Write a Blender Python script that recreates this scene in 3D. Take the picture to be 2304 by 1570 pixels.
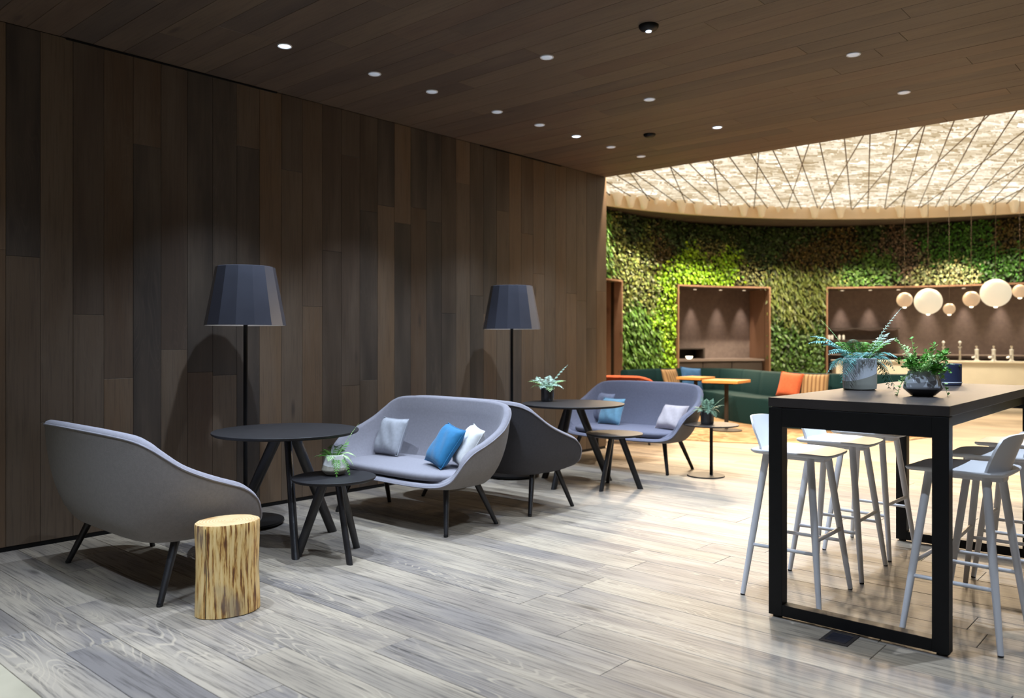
import bpy, bmesh, math, random
import numpy as np
from mathutils import Vector, Matrix, Euler
for o in list(bpy.data.objects): bpy.data.objects.remove(o, do_unlink=True)
S = bpy.context.scene
COL = S.collection
PI = math.pi
R = math.radians
rnd = random.Random(7)

# ------------------------------------------------------------------ camera, world, exposure
cam_d = bpy.data.cameras.new('camera'); cam = bpy.data.objects.new('camera', cam_d); COL.objects.link(cam)
cam_d.sensor_width = 36.0; cam_d.lens = 1822 / 2304 * 36; cam_d.shift_y = -21 / 2304
cam.location = (5.75, 0, 1.33); cam.rotation_euler = (PI / 2, 0, math.atan(1624 / 1822))
cam_d.dof.use_dof = True; cam_d.dof.focus_distance = 4.6; cam_d.dof.aperture_fstop = 2.0
cam_d.clip_start = .05
S.camera = cam
S.view_settings.view_transform = 'Standard'; S.view_settings.look = 'None'
S.view_settings.exposure = 0.0; S.view_settings.gamma = 1.0; S.view_settings.use_curve_mapping = False
W_ = bpy.data.worlds.new('world'); S.world = W_; W_.use_nodes = True
W_.node_tree.nodes['Background'].inputs[0].default_value = (1.0, .70, .42, 1)
W_.node_tree.nodes['Background'].inputs[1].default_value = .04
COOL = (.68, .81, 1.0); WARM = (1.0, .75, .49)
P_LOUNGE = 212.0      # power of one lounge downlight
P_BAR = 330.0         # power of one downlight over the bar table
P_RING = 290.0       # power of one ring spot lamp
P_EDGE = 600.0       # unseen lamps added behind the plank ceiling's edge
P_WASH = 215.0        # living wall washers
E_DISC = 1.02        # luminous ceiling

def spot(name, loc, target, power, color, angle, blend=.35, radius=.03, parent=None):
    l = bpy.data.lights.new(name, 'SPOT'); l.energy = power; l.color = color
    l.spot_size = R(angle); l.spot_blend = blend; l.shadow_soft_size = radius
    o = bpy.data.objects.new(name, l); COL.objects.link(o)
    d = Vector(target) - Vector(loc)
    o.rotation_euler = d.to_track_quat('-Z', 'Y').to_euler(); o.location = loc
    if parent is not None:
        o.parent = parent; o.matrix_parent_inverse = parent_matrix(parent).inverted()
    return o
def parent_matrix(p):
    m = Matrix.LocRotScale(p.location, p.rotation_euler, p.scale)
    return parent_matrix(p.parent) @ p.matrix_parent_inverse @ m if p.parent else m

# ------------------------------------------------------------------ materials
def new_mat(name):
    m = bpy.data.materials.new(name); m.use_nodes = True
    nt = m.node_tree; b = nt.nodes['Principled BSDF']
    return m, nt, b
def plain(name, col, rough=.5, metal=0, bump=0, bscale=200, var=0, vscale=6, sheen=0, spec=.5, emit=None, estr=0, trans=0):
    m, nt, b = new_mat(name)
    b.inputs['Base Color'].default_value = (*col, 1); b.inputs['Roughness'].default_value = rough
    b.inputs['Metallic'].default_value = metal; b.inputs['Specular IOR Level'].default_value = spec
    if sheen: b.inputs['Sheen Weight'].default_value = sheen
    if trans: b.inputs['Transmission Weight'].default_value = trans
    if emit: b.inputs['Emission Color'].default_value = (*emit, 1); b.inputs['Emission Strength'].default_value = estr
    tc = nt.nodes.new('ShaderNodeTexCoord')
    if var:
        n = nt.nodes.new('ShaderNodeTexNoise'); n.inputs['Scale'].default_value = vscale; n.inputs['Detail'].default_value = 4
        nt.links.new(tc.outputs['Object'], n.inputs['Vector'])
        r = nt.nodes.new('ShaderNodeValToRGB')
        r.color_ramp.elements[0].position = .3; r.color_ramp.elements[1].position = .7
        r.color_ramp.elements[0].color = (*[c * (1 - var) for c in col], 1); r.color_ramp.elements[1].color = (*[min(1, c * (1 + var)) for c in col], 1)
        nt.links.new(n.outputs['Fac'], r.inputs[0]); nt.links.new(r.outputs[0], b.inputs['Base Color'])
    if bump:
        n = nt.nodes.new('ShaderNodeTexNoise'); n.inputs['Scale'].default_value = bscale; n.inputs['Detail'].default_value = 2
        nt.links.new(tc.outputs['Object'], n.inputs['Vector'])
        bp = nt.nodes.new('ShaderNodeBump'); bp.inputs['Strength'].default_value = bump; bp.inputs['Distance'].default_value = .003
        nt.links.new(n.outputs['Fac'], bp.inputs['Height']); nt.links.new(bp.outputs[0], b.inputs['Normal'])
    return m
def wood(name, cols, grain=.35, cath=.3, rough=.5, light=(.7, .66, .6), dark=(.05, .04, .03), world=False, tint=.5, spec=.4):
    """planks: local X runs along the board; every board gets its own tone and its own piece of grain"""
    m, nt, b = new_mat(name); N = nt.nodes.new; K = nt.links.new
    tc = N('ShaderNodeTexCoord'); oi = N('ShaderNodeObjectInfo')
    off = N('ShaderNodeVectorMath'); off.operation = 'MULTIPLY_ADD'
    cb = N('ShaderNodeCombineXYZ')
    for i in range(3): K(oi.outputs['Random'], cb.inputs[i])
    K(cb.outputs[0], off.inputs[0]); off.inputs[1].default_value = (97, 53, 31); K(tc.outputs['Object'], off.inputs[2])
    def mapped(sx, sy):
        mp = N('ShaderNodeMapping'); mp.inputs['Scale'].default_value = (sx, sy, 1); K(off.outputs[0], mp.inputs['Vector']); return mp
    ramp = N('ShaderNodeValToRGB'); e = ramp.color_ramp.elements
    ramp.color_ramp.interpolation = 'CONSTANT' if not world else 'LINEAR'
    for i, c in enumerate(cols):
        el = e[i] if i < 2 else e.new(1)
        el.position = i / len(cols); el.color = (*c, 1)
    if world:
        br = N('ShaderNodeTexBrick'); br.offset = .37; br.inputs['Scale'].default_value = 1; br.inputs['Brick Width'].default_value = 2.1; br.inputs['Row Height'].default_value = .22
        br.inputs['Mortar Size'].default_value = .0008; br.inputs['Color1'].default_value = (0, 0, 0, 1); br.inputs['Color2'].default_value = (1, 1, 1, 1); br.inputs['Mortar'].default_value = (.3, .3, .3, 1)
        K(tc.outputs['Object'], br.inputs['Vector']); K(br.outputs['Color'], ramp.inputs[0])
    else:
        K(oi.outputs['Random'], ramp.inputs[0])
    # slow tone drift along the board
    n0 = N('ShaderNodeTexNoise'); n0.inputs['Scale'].default_value = 1; n0.inputs['Detail'].default_value = 3; K(mapped(.9, 5).outputs[0], n0.inputs['Vector'])
    r0 = N('ShaderNodeValToRGB'); r0.color_ramp.elements[0].position = .38; r0.color_ramp.elements[1].position = .68; K(n0.outputs['Fac'], r0.inputs[0])
    r0.color_ramp.elements[0].color = (0, 0, 0, 1); r0.color_ramp.elements[1].color = (1, 1, 1, 1)
    m0 = N('ShaderNodeMix'); m0.data_type = 'RGBA'; m0.inputs['B'].default_value = (*light, 1)
    f0 = N('ShaderNodeMath'); f0.operation = 'MULTIPLY'; f0.inputs[1].default_value = tint; K(r0.outputs[0], f0.inputs[0])
    K(f0.outputs[0], m0.inputs['Factor']); K(ramp.outputs[0], m0.inputs['A'])
    # fine streaks
    n1 = N('ShaderNodeTexNoise'); n1.inputs['Scale'].default_value = 1; n1.inputs['Detail'].default_value = 6; n1.inputs['Roughness'].default_value = .65; K(mapped(3, 70).outputs[0], n1.inputs['Vector'])
    r1 = N('ShaderNodeValToRGB'); r1.color_ramp.elements[0].position = .48; r1.color_ramp.elements[1].position = .72; K(n1.outputs['Fac'], r1.inputs[0])
    f1 = N('ShaderNodeMath'); f1.operation = 'MULTIPLY'; f1.inputs[1].default_value = grain; K(r1.outputs[0], f1.inputs[0])
    m1 = N('ShaderNodeMix'); m1.data_type = 'RGBA'; m1.inputs['B'].default_value = (*dark, 1); K(f1.outputs[0], m1.inputs['Factor']); K(m0.outputs['Result'], m1.inputs['A'])
    # cathedral figure: contour lines of a stretched noise
    n2 = N('ShaderNodeTexNoise'); n2.inputs['Scale'].default_value = 1; n2.inputs['Detail'].default_value = 1.5; K(mapped(.75, 5.5).outputs[0], n2.inputs['Vector'])
    s2 = N('ShaderNodeMath'); s2.operation = 'MULTIPLY'; s2.inputs[1].default_value = 190; K(n2.outputs['Fac'], s2.inputs[0])
    si = N('ShaderNodeMath'); si.operation = 'SINE'; K(s2.outputs[0], si.inputs[0])
    r2 = N('ShaderNodeValToRGB'); r2.color_ramp.elements[0].position = .6; r2.color_ramp.elements[1].position = 1.0; K(si.outputs[0], r2.inputs[0])
    n3 = N('ShaderNodeTexNoise'); n3.inputs['Scale'].default_value = 1; K(mapped(.8, 3).outputs[0], n3.inputs['Vector'])
    r3 = N('ShaderNodeValToRGB'); r3.color_ramp.elements[0].position = .47; r3.color_ramp.elements[1].position = .62; K(n3.outputs['Fac'], r3.inputs[0])
    mm = N('ShaderNodeMath'); mm.operation = 'MULTIPLY'; K(r2.outputs[0], mm.inputs[0]); K(r3.outputs[0], mm.inputs[1])
    f2 = N('ShaderNodeMath'); f2.operation = 'MULTIPLY'; f2.inputs[1].default_value = cath; K(mm.outputs[0], f2.inputs[0])
    m2 = N('ShaderNodeMix'); m2.data_type = 'RGBA'; m2.inputs['B'].default_value = (*light, 1); K(f2.outputs[0], m2.inputs['Factor']); K(m1.outputs['Result'], m2.inputs['A'])
    # knots
    vo = N('ShaderNodeTexVoronoi'); vo.inputs['Scale'].default_value = 1; K(mapped(1.1, 4.2).outputs[0], vo.inputs['Vector'])
    rk = N('ShaderNodeValToRGB'); rk.color_ramp.elements[0].position = .03; rk.color_ramp.elements[0].color = (.75, .75, .75, 1); rk.color_ramp.elements[1].position = .11; rk.color_ramp.elements[1].color = (0, 0, 0, 1)
    K(vo.outputs['Distance'], rk.inputs[0])
    m3 = N('ShaderNodeMix'); m3.data_type = 'RGBA'; m3.inputs['B'].default_value = (*dark, 1); K(rk.outputs[0], m3.inputs['Factor']); K(m2.outputs['Result'], m3.inputs['A'])
    K(m3.outputs['Result'], b.inputs['Base Color'])
    b.inputs['Roughness'].default_value = rough; b.inputs['Specular IOR Level'].default_value = spec
    bp = N('ShaderNodeBump'); bp.inputs['Strength'].default_value = .25; bp.inputs['Distance'].default_value = .002
    K(n1.outputs['Fac'], bp.inputs['Height']); K(bp.outputs[0], b.inputs['Normal'])
    return m
def attr_leaf(name, rough=.5):
    m, nt, b = new_mat(name)
    a = nt.nodes.new('ShaderNodeAttribute'); a.attribute_name = 'tone'
    nt.links.new(a.outputs['Color'], b.inputs['Base Color']); b.inputs['Roughness'].default_value = rough
    return m

M = {}
M['floor'] = wood('floor_boards', [(0.194, 0.169, 0.148), (0.224, 0.190, 0.156), (0.163, 0.144, 0.131), (0.255, 0.214, 0.163), (0.205, 0.179, 0.156), (0.179, 0.154, 0.133), (0.236, 0.201, 0.160)], .9, .6, .48, (.43, .36, .265), (.05, .043, .038), tint=.75, spec=.3)
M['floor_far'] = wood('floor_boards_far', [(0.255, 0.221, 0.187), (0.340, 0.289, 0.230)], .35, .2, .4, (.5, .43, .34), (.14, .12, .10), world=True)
WALLC = [(0.109, 0.072, 0.046), (0.066, 0.046, 0.032), (0.162, 0.104, 0.061), (0.054, 0.043, 0.034), (0.122, 0.085, 0.056), (0.092, 0.057, 0.034), (0.048, 0.038, 0.031), (0.136, 0.085, 0.049), (0.079, 0.055, 0.039)]
M['wall'] = wood('wall_boards', WALLC, .45, .12, .5, (.17, .13, .095), (.045, .034, .028), tint=.45)
M['ceil'] = wood('ceiling_boards', [(0.116, 0.082, 0.058), (0.099, 0.071, 0.053), (0.133, 0.095, 0.064), (0.086, 0.065, 0.052), (0.120, 0.079, 0.055)], .45, .1, .55, (.19, .135, .09), (.05, .036, .028), tint=.4)
M['niche_wood'] = wood('niche_wood', [(.30, .165, .10), (.27, .15, .095)], .4, .2, .45, (.38, .22, .14), (.12, .06, .04))
M['table_wood'] = wood('table_wood', [(.62, .30, .09), (.56, .27, .08)], .25, .2, .4, (.68, .36, .13), (.35, .14, .04))
M['backing'] = plain('dark_backing', (.018, .015, .013), .8, var=.3)
M['black'] = plain('black_paint', (.0045, .0045, .005), .45, spec=.25, var=.15, vscale=30)
M['blackwood'] = plain('black_stained_wood', (.016, .015, .016), .38, bump=.3, bscale=120, var=.25, vscale=20)
M['blacktop'] = plain('black_linoleum', (.018, .017, .018), .5, spec=.25, var=.15, vscale=12, bump=.1, bscale=300)
M['bartop'] = plain('dark_table_surface', (.031, .026, .024), .5, spec=.22, var=.15, vscale=9, bump=.15, bscale=250)
M['fabric'] = plain('grey_wool_lit', (.27, .258, .285), .95, bump=.6, bscale=420, var=.06, vscale=60, sheen=.15, spec=.1)  # seat side lighter and bluer: cool lamplight put into the wool colour
M['fabric_out'] = plain('grey_wool_shell', (.215, .195, .185), .95, bump=.6, bscale=420, var=.06, vscale=60, sheen=.12, spec=.1)
M['fabric_blue'] = plain('blue_grey_wool', (.215, .215, .275), .95, bump=.6, bscale=420, var=.06, vscale=60, sheen=.15, spec=.1)
M['white'] = plain('white_lacquer', (.80, .81, .83), .42, var=.03)
M['stoolleg'] = plain('white_lacquer_legs', (.74, .745, .77), .42, var=.03)
M['rubber'] = plain('black_rubber', (.012, .012, .012), .7, var=.2)
M['shade'] = plain('slate_shade', (.085, .09, .115), .27, var=.06)
M['lining'] = plain('white_shade_lining', (.85, .85, .85), .6, var=.02)
M['cream'] = plain('cream_panel', (.86, .79, .64), .55, var=.05, vscale=3)
M['ring'] = plain('cream_plaster', (.84, .70, .52), .7, var=.05, vscale=3)
M['soffit'] = plain('brown_soffit', (.09, .07, .055), .8, var=.2)
M['niche_back'] = plain('taupe_panel', (.185, .14, .125), .7, var=.12, vscale=14, bump=.2, bscale=80)
M['darkcab'] = plain('dark_cabinet', (.055, .042, .036), .5, var=.12)
M['counter'] = plain('taupe_counter', (.22, .17, .15), .45, var=.1)
M['green'] = plain('bottle_green_fabric', (.0028, .026, .033), .85, bump=.3, bscale=300, var=.12, vscale=40, spec=.2)
M['teal'] = plain('turquoise_fabric', (.008, .155, .33), .8, bump=.3, bscale=300, var=.1, vscale=30, sheen=.2)
M['cush_grey'] = plain('pale_grey_linen', (.40, .41, .44), .9, bump=.4, bscale=350, var=.08, vscale=40)
M['cush_white'] = plain('off_white_linen', (.66, .65, .63), .9, bump=.4, bscale=350, var=.06, vscale=40)
M['cush_sky'] = plain('sky_blue_velvet', (.20, .42, .56), .7, bump=.3, bscale=350, var=.1, vscale=30, sheen=.4)
M['cush_pink'] = plain('pale_pink_linen', (.62, .55, .56), .9, bump=.4, bscale=350, var=.06, vscale=40)
M['cush_slate'] = plain('slate_linen', (.27, .28, .36), .9, bump=.4, bscale=350, var=.08, vscale=40)
M['cush_blue'] = plain('mid_blue_linen', (.03, .12, .32), .9, bump=.4, bscale=350, var=.1, vscale=40)
M['cush_orange'] = plain('orange_wool', (.52, .115, .05), .9, bump=.4, bscale=350, var=.1, vscale=40)
M['rust'] = plain('rust_red_wool', (.42, .085, .035), .9, bump=.4, bscale=350, var=.1, vscale=40)
M['soil'] = plain('soil', (.03, .02, .013), .95, bump=.8, bscale=90, var=.4, vscale=40)
M['glaze_grey'] = plain('grey_glaze', (.66, .71, .78), .12, var=.04)
M['glaze_olive'] = plain('olive_grey_glaze', (.36, .37, .33), .25, var=.06)
M['glaze_dark'] = plain('charcoal_glaze', (.06, .06, .065), .18, var=.06)
M['glaze_white'] = plain('white_glaze', (.72, .71, .68), .15, var=.03)
M['glaze_sand'] = plain('sand_stoneware', (.36, .33, .26), .5, var=.08)
M['pot_blue'] = plain('navy_pot', (.035, .045, .10), .5, var=.1)
M['leaf_green'] = plain('green_leaf', (.12, .36, .045), .42, var=.35, vscale=25)
M['leaf_light'] = plain('light_green_leaf', (.38, .58, .24), .42, var=.25, vscale=25)
M['leaf_teal'] = plain('blue_green_leaf', (.17, .46, .43), .42, var=.2, vscale=25)
M['leaf_deep'] = plain('deep_green_leaf', (.02, .085, .03), .45, var=.3, vscale=25)
M['leaf_silver'] = plain('pale_mint_leaf', (.42, .60, .47), .42, var=.15, vscale=25)
M['leaf_grey'] = plain('grey_green_leaf', (.12, .24, .15), .45, var=.25, vscale=25)
M['stemm'] = plain('stem', (.20, .22, .08), .6, var=.2)
M['steel'] = plain('brushed_steel', (.72, .70, .67), .25, metal=1, var=.04)
M['glass'] = plain('clear_glass', (.9, .92, .92), .05, trans=.85, var=.02)
M['rope'] = plain('brown_rope', (.085, .055, .03), .8, var=.3, vscale=90)
M['lens'] = plain('cool_lens', (.7, .72, .75), .3, emit=COOL, estr=.25, var=.02)
M['lens_hot'] = plain('cool_lens_bright', (.9, .9, .9), .3, emit=COOL, estr=3.0, var=.02)
M['warm_lens'] = plain('warm_lens', (.9, .85, .75), .3, emit=(1, .8, .55), estr=2.0, var=.02)
M['ring_lens'] = plain('frosted_lens', (.92, .84, .68), .4, emit=(1, .8, .55), estr=.12, var=.01)
M['globe'] = plain('opal_globe', (.5, .46, .38), .4, emit=(1, .90, .68), estr=.62, var=.01)
M['globe_small'] = plain('amber_opal_globe', (.42, .32, .22), .4, emit=(1, .70, .44), estr=.40, var=.01)
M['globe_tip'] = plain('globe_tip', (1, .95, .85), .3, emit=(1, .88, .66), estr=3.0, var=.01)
M['stone'] = plain('pale_stone', (.40, .35, .25), .45, var=.2, vscale=3)
M['leafwall'] = attr_leaf('living_wall_leaf')
# striped cushions
def striped(name, a, b_, scale):
    m, nt, b = new_mat(name)
    tc = nt.nodes.new('ShaderNodeTexCoord'); w = nt.nodes.new('ShaderNodeTexWave'); w.bands_direction = 'X'; w.inputs['Scale'].default_value = scale; w.inputs['Distortion'].default_value = .3
    r = nt.nodes.new('ShaderNodeValToRGB'); r.color_ramp.elements[0].position = .62; r.color_ramp.elements[1].position = .8
    r.color_ramp.elements[0].color = (*a, 1); r.color_ramp.elements[1].color = (*b_, 1)
    nt.links.new(tc.outputs['Object'], w.inputs['Vector']); nt.links.new(w.outputs['Fac'], r.inputs[0]); nt.links.new(r.outputs[0], b.inputs['Base Color']); b.inputs['Roughness'].default_value = .9
    return m
M['stripe'] = striped('sand_striped_weave', (.34, .235, .13), (.16, .09, .045), 5.5)
def rug_mat():
    m, nt, b = new_mat('rug_pattern'); N = nt.nodes.new; K = nt.links.new
    tc = N('ShaderNodeTexCoord'); n = N('ShaderNodeTexNoise'); n.inputs['Scale'].default_value = 1.5; n.inputs['Detail'].default_value = 2; n.inputs['Distortion'].default_value = 1.6
    K(tc.outputs['Object'], n.inputs['Vector']); r = N('ShaderNodeValToRGB'); r.color_ramp.interpolation = 'EASE'
    e = r.color_ramp.elements; e[0].position = .3; e[0].color = (.22, .08, .035, 1); e[1].position = .75; e[1].color = (.32, .11, .05, 1)
    for p, c in ((.42, (.30, .20, .10)), (.5, (.40, .31, .19)), (.58, (.27, .16, .08)), (.66, (.38, .28, .16))):
        x = e.new(p); x.color = (*c, 1)
    K(n.outputs['Fac'], r.inputs[0]); K(r.outputs[0], b.inputs['Base Color']); b.inputs['Roughness'].default_value = .95
    return m
M['rug'] = rug_mat()
def log_mats():
    m, nt, b = new_mat('peeled_log'); N = nt.nodes.new; K = nt.links.new
    tc = N('ShaderNodeTexCoord'); mp = N('ShaderNodeMapping'); mp.inputs['Scale'].default_value = (52, 52, 4.2); K(tc.outputs['Object'], mp.inputs['Vector'])
    n = N('ShaderNodeTexNoise'); n.inputs['Scale'].default_value = 1.25; n.inputs['Detail'].default_value = 5; n.inputs['Roughness'].default_value = .62; K(mp.outputs[0], n.inputs['Vector'])
    r = N('ShaderNodeValToRGB'); e = r.color_ramp.elements
    e[0].position = .30; e[0].color = (.05, .018, .006, 1); e[1].position = .60; e[1].color = (.80, .58, .26, 1)
    for p, c in ((.40, (.20, .075, .02)), (.455, (.52, .28, .07)), (.50, (.72, .48, .18))):
        x = e.new(p); x.color = (*c, 1)
    K(n.outputs['Fac'], r.inputs[0])
    n2 = N('ShaderNodeTexNoise'); n2.inputs['Scale'].default_value = .8; mp2 = N('ShaderNodeMapping'); mp2.inputs['Scale'].default_value = (14, 14, 5); K(tc.outputs['Object'], mp2.inputs['Vector']); K(mp2.outputs[0], n2.inputs['Vector'])
    r2 = N('ShaderNodeValToRGB'); r2.color_ramp.elements[0].position = .56; r2.color_ramp.elements[1].position = .7; K(n2.outputs['Fac'], r2.inputs[0])
    f2 = N('ShaderNodeMath'); f2.operation = 'MULTIPLY'; f2.inputs[1].default_value = .55; K(r2.outputs[0], f2.inputs[0])
    mx = N('ShaderNodeMix'); mx.data_type = 'RGBA'; mx.inputs['B'].default_value = (.25, .21, .16, 1); K(f2.outputs[0], mx.inputs['Factor']); K(r.outputs[0], mx.inputs['A'])
    K(mx.outputs['Result'], b.inputs['Base Color']); b.inputs['Roughness'].default_value = .5
    bp = N('ShaderNodeBump'); bp.inputs['Strength'].default_value = .4; bp.inputs['Distance'].default_value = .004; K(n.outputs['Fac'], bp.inputs['Height']); K(bp.outputs[0], b.inputs['Normal'])
    m2, nt, b = new_mat('cut_log_face'); N = nt.nodes.new; K = nt.links.new
    tc = N('ShaderNodeTexCoord'); w = N('ShaderNodeTexWave'); w.wave_type = 'RINGS'; w.rings_direction = 'Z'; w.inputs['Scale'].default_value = 22; w.inputs['Distortion'].default_value = 3; w.inputs['Detail'].default_value = 2
    K(tc.outputs['Object'], w.inputs['Vector']); r = N('ShaderNodeValToRGB'); r.color_ramp.elements[0].color = (.52, .34, .15, 1); r.color_ramp.elements[1].color = (.60, .46, .25, 1); K(w.outputs['Fac'], r.inputs[0])
    n = N('ShaderNodeTexNoise'); n.inputs['Scale'].default_value = 7; K(tc.outputs['Object'], n.inputs['Vector'])
    r2 = N('ShaderNodeValToRGB'); r2.color_ramp.elements[0].position = .5; r2.color_ramp.elements[1].position = .72; K(n.outputs['Fac'], r2.inputs[0])
    mx = N('ShaderNodeMix'); mx.data_type = 'RGBA'; mx.inputs['B'].default_value = (.44, .22, .07, 1); K(r2.outputs[0], mx.inputs['Factor']); K(r.outputs[0], mx.inputs['A']); K(mx.outputs['Result'], b.inputs['Base Color'])
    b.inputs['Roughness'].default_value = .55
    return m, m2
M['log'], M['log_top'] = log_mats()
def disc_mat():
    m = bpy.data.materials.new('luminous_paper'); m.use_nodes = True; nt = m.node_tree
    nt.nodes.remove(nt.nodes['Principled BSDF']); out = nt.nodes['Material Output']
    a = nt.nodes.new('ShaderNodeAttribute'); a.attribute_name = 'tone'
    e = nt.nodes.new('ShaderNodeEmission'); e.inputs['Strength'].default_value = E_DISC
    nt.links.new(a.outputs['Color'], e.inputs['Color']); nt.links.new(e.outputs[0], out.inputs['Surface'])
    return m
M['disc'] = disc_mat()

# ------------------------------------------------------------------ mesh helpers
class MB:
    def __init__(s): s.v = []; s.f = []
    def add(s, v, f):
        o = len(s.v); s.v += [tuple(p) for p in v]; s.f += [tuple(i + o for i in q) for q in f]; return s
    def box(s, x0, x1, y0, y1, z0, z1):
        return s.add([(x0, y0, z0), (x1, y0, z0), (x1, y1, z0), (x0, y1, z0), (x0, y0, z1), (x1, y0, z1), (x1, y1, z1), (x0, y1, z1)],
                     [(3, 2, 1, 0), (4, 5, 6, 7), (0, 1, 5, 4), (1, 2, 6, 5), (2, 3, 7, 6), (3, 0, 4, 7)])
    def loft(s, rings, cap0=True, cap1=True, closed=True):
        n = len(rings[0]); v = [p for r in rings for p in r]; f = []
        for k in range(len(rings) - 1):
            for i in range(n if closed else n - 1):
                j = (i + 1) % n; f.append((k * n + i, k * n + j, (k + 1) * n + j, (k + 1) * n + i))
        if cap0: f.append(tuple(range(n))[::-1])
        if cap1: f.append(tuple(range((len(rings) - 1) * n, len(rings) * n)))
        return s.add(v, f)
    def lathe(s, prof, n=24, cx=0, cy=0, cap0=True, cap1=True, sx=1, sy=1, ph=0):
        return s.loft([[(cx + r * sx * math.cos(2 * PI * i / n + ph), cy + r * sy * math.sin(2 * PI * i / n + ph), z) for i in range(n)] for r, z in prof], cap0, cap1)
    def tube(s, pts, rad, n=8, cap=True, sx=1.0, side=None):
        pts = [Vector(p) for p in pts]; rings = []
        if not isinstance(rad, (list, tuple)): rad = [rad] * len(pts)
        up = Vector(side) if side else None
        for k, p in enumerate(pts):
            d = (pts[min(k + 1, len(pts) - 1)] - pts[max(k - 1, 0)]).normalized()
            if up is None: up = Vector((0, 0, 1)) if abs(d.z) < .9 else Vector((1, 0, 0))
            a = (up - d * up.dot(d)).normalized(); b = d.cross(a)
            up = a
            rings.append([p + a * (rad[k] * sx * math.cos(2 * PI * i / n)) + b * (rad[k] * math.sin(2 * PI * i / n)) for i in range(n)])
        return s.loft(rings, cap, cap)
    def build(s, name, mat, parent=None, smooth=None, loc=None, rot=None, recalc=True, bevel=0):
        me = bpy.data.meshes.new(name); me.from_pydata([tuple(p) for p in s.v], [], s.f)
        if recalc and len(s.f) < 60000:
            bm = bmesh.new(); bm.from_mesh(me); bmesh.ops.recalc_face_normals(bm, faces=bm.faces)
            if bevel:
                bmesh.ops.bevel(bm, geom=[e for e in bm.edges if e.calc_face_angle(0) > .6], offset=bevel, segments=2, affect='EDGES', profile=.6)
            bm.to_mesh(me); bm.free()
        me.materials.append(mat)
        if smooth is not None:
            me.shade_smooth(); me.set_sharp_from_angle(angle=R(smooth))
        return link(name, me, parent, loc, rot)
def link(name, me, parent=None, loc=None, rot=None):
    o = bpy.data.objects.new(name, me); COL.objects.link(o)
    if loc is not None: o.location = loc
    if rot is not None: o.rotation_euler = rot
    if parent is not None: o.parent = parent
    return o
def tag(o, label=None, cat=None, group=None, kind=None):
    if label: o['label'] = label
    if cat: o['category'] = cat
    if group: o['group'] = group
    if kind: o['kind'] = kind
    return o
def thing(name, label, cat, loc=(0, 0, 0), rz=0, group=None):
    o = bpy.data.objects.new(name, None); COL.objects.link(o); o.empty_display_size = .1
    o.location = loc; o.rotation_euler = (0, 0, rz)
    return tag(o, label, cat, group)
def crom(pts, n, closed=False):
    """Catmull-Rom through pts, n samples per span"""
    P = [Vector(p) for p in pts]; out = []; m = len(P)
    for k in range(m if closed else m - 1):
        if closed: a, b, c, d = P[k - 1], P[k], P[(k + 1) % m], P[(k + 2) % m]
        else: a, b, c, d = P[max(k - 1, 0)], P[k], P[k + 1], P[min(k + 2, m - 1)]
        for i in range(n):
            t = i / n
            out.append(.5 * ((2 * b) + (c - a) * t + (2 * a - 5 * b + 4 * c - d) * t * t + (3 * b - a - 3 * c + d) * t ** 3))
    if not closed: out.append(P[-1])
    return out

# ------------------------------------------------------------------ the setting
def plank_mesh(L, w, t=.014, c=.0016):
    a, b = L / 2, w / 2
    v = [(-a, -b, -t), (a, -b, -t), (a, b, -t), (-a, b, -t), (-a, -b, -c), (a, -b, -c), (a, b, -c), (-a, b, -c), (-a + c, -b + c, 0), (a - c, -b + c, 0), (a - c, b - c, 0), (-a + c, b - c, 0)]
    f = [(0, 1, 5, 4), (1, 2, 6, 5), (2, 3, 7, 6), (3, 0, 4, 7), (4, 5, 9, 8), (5, 6, 10, 9), (6, 7, 11, 10), (7, 4, 8, 11), (8, 9, 10, 11)]
    me = bpy.data.meshes.new('plank'); me.from_pydata(v, [], f); return me
def lay(parent, mat, u0, u1, v0, v1, width, mat4, rng, lens=(1.5, 2.4), gap=.0022):
    """rows across v, boards along u; mat4 takes (u, v, 0) to the world"""
    nrow = int(round((v1 - v0) / width)); w = (v1 - v0) / nrow
    cache = {}
    for r in range(nrow):
        u = u0 - rng.uniform(0, lens[0]); first = True
        while u < u1 - .02:
            L = round(rng.uniform(*lens), 1); a = max(u, u0); b = min(u + L, u1)
            if u1 - b < .35: b = u1
            u = b if b == u1 else u + L
            if b - a < .08: continue
            key = round(b - a, 3)
            if key not in cache:
                cache[key] = plank_mesh(b - a - gap, w - gap); cache[key].materials.append(mat)
            o = link('plank', cache[key], parent)
            o.matrix_local = mat4 @ Matrix.Translation(((a + b) / 2, v0 + (r + .5) * w, rng.uniform(-.0006, .0006)))
YE = 8.18; ZC = 3.32
fl = MB()
fl.box(-.4, 8.2, 1.085, 9.23, -.12, -.0145)
fl_o = fl.build('floor', M['backing']); tag(fl_o, kind='structure')
lay(fl_o, M['floor'], 0, 7.6, 1.085, 9.23, .22, Matrix.Identity(4), random.Random(3))
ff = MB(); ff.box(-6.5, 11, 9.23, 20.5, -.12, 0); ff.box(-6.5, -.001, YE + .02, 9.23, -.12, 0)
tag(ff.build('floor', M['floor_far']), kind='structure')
st = MB(); st.box(-.4, 8.2, -2.5, 1.083, -.12, 0)
tag(st.build('floor', M['stone']), kind='structure')
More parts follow.
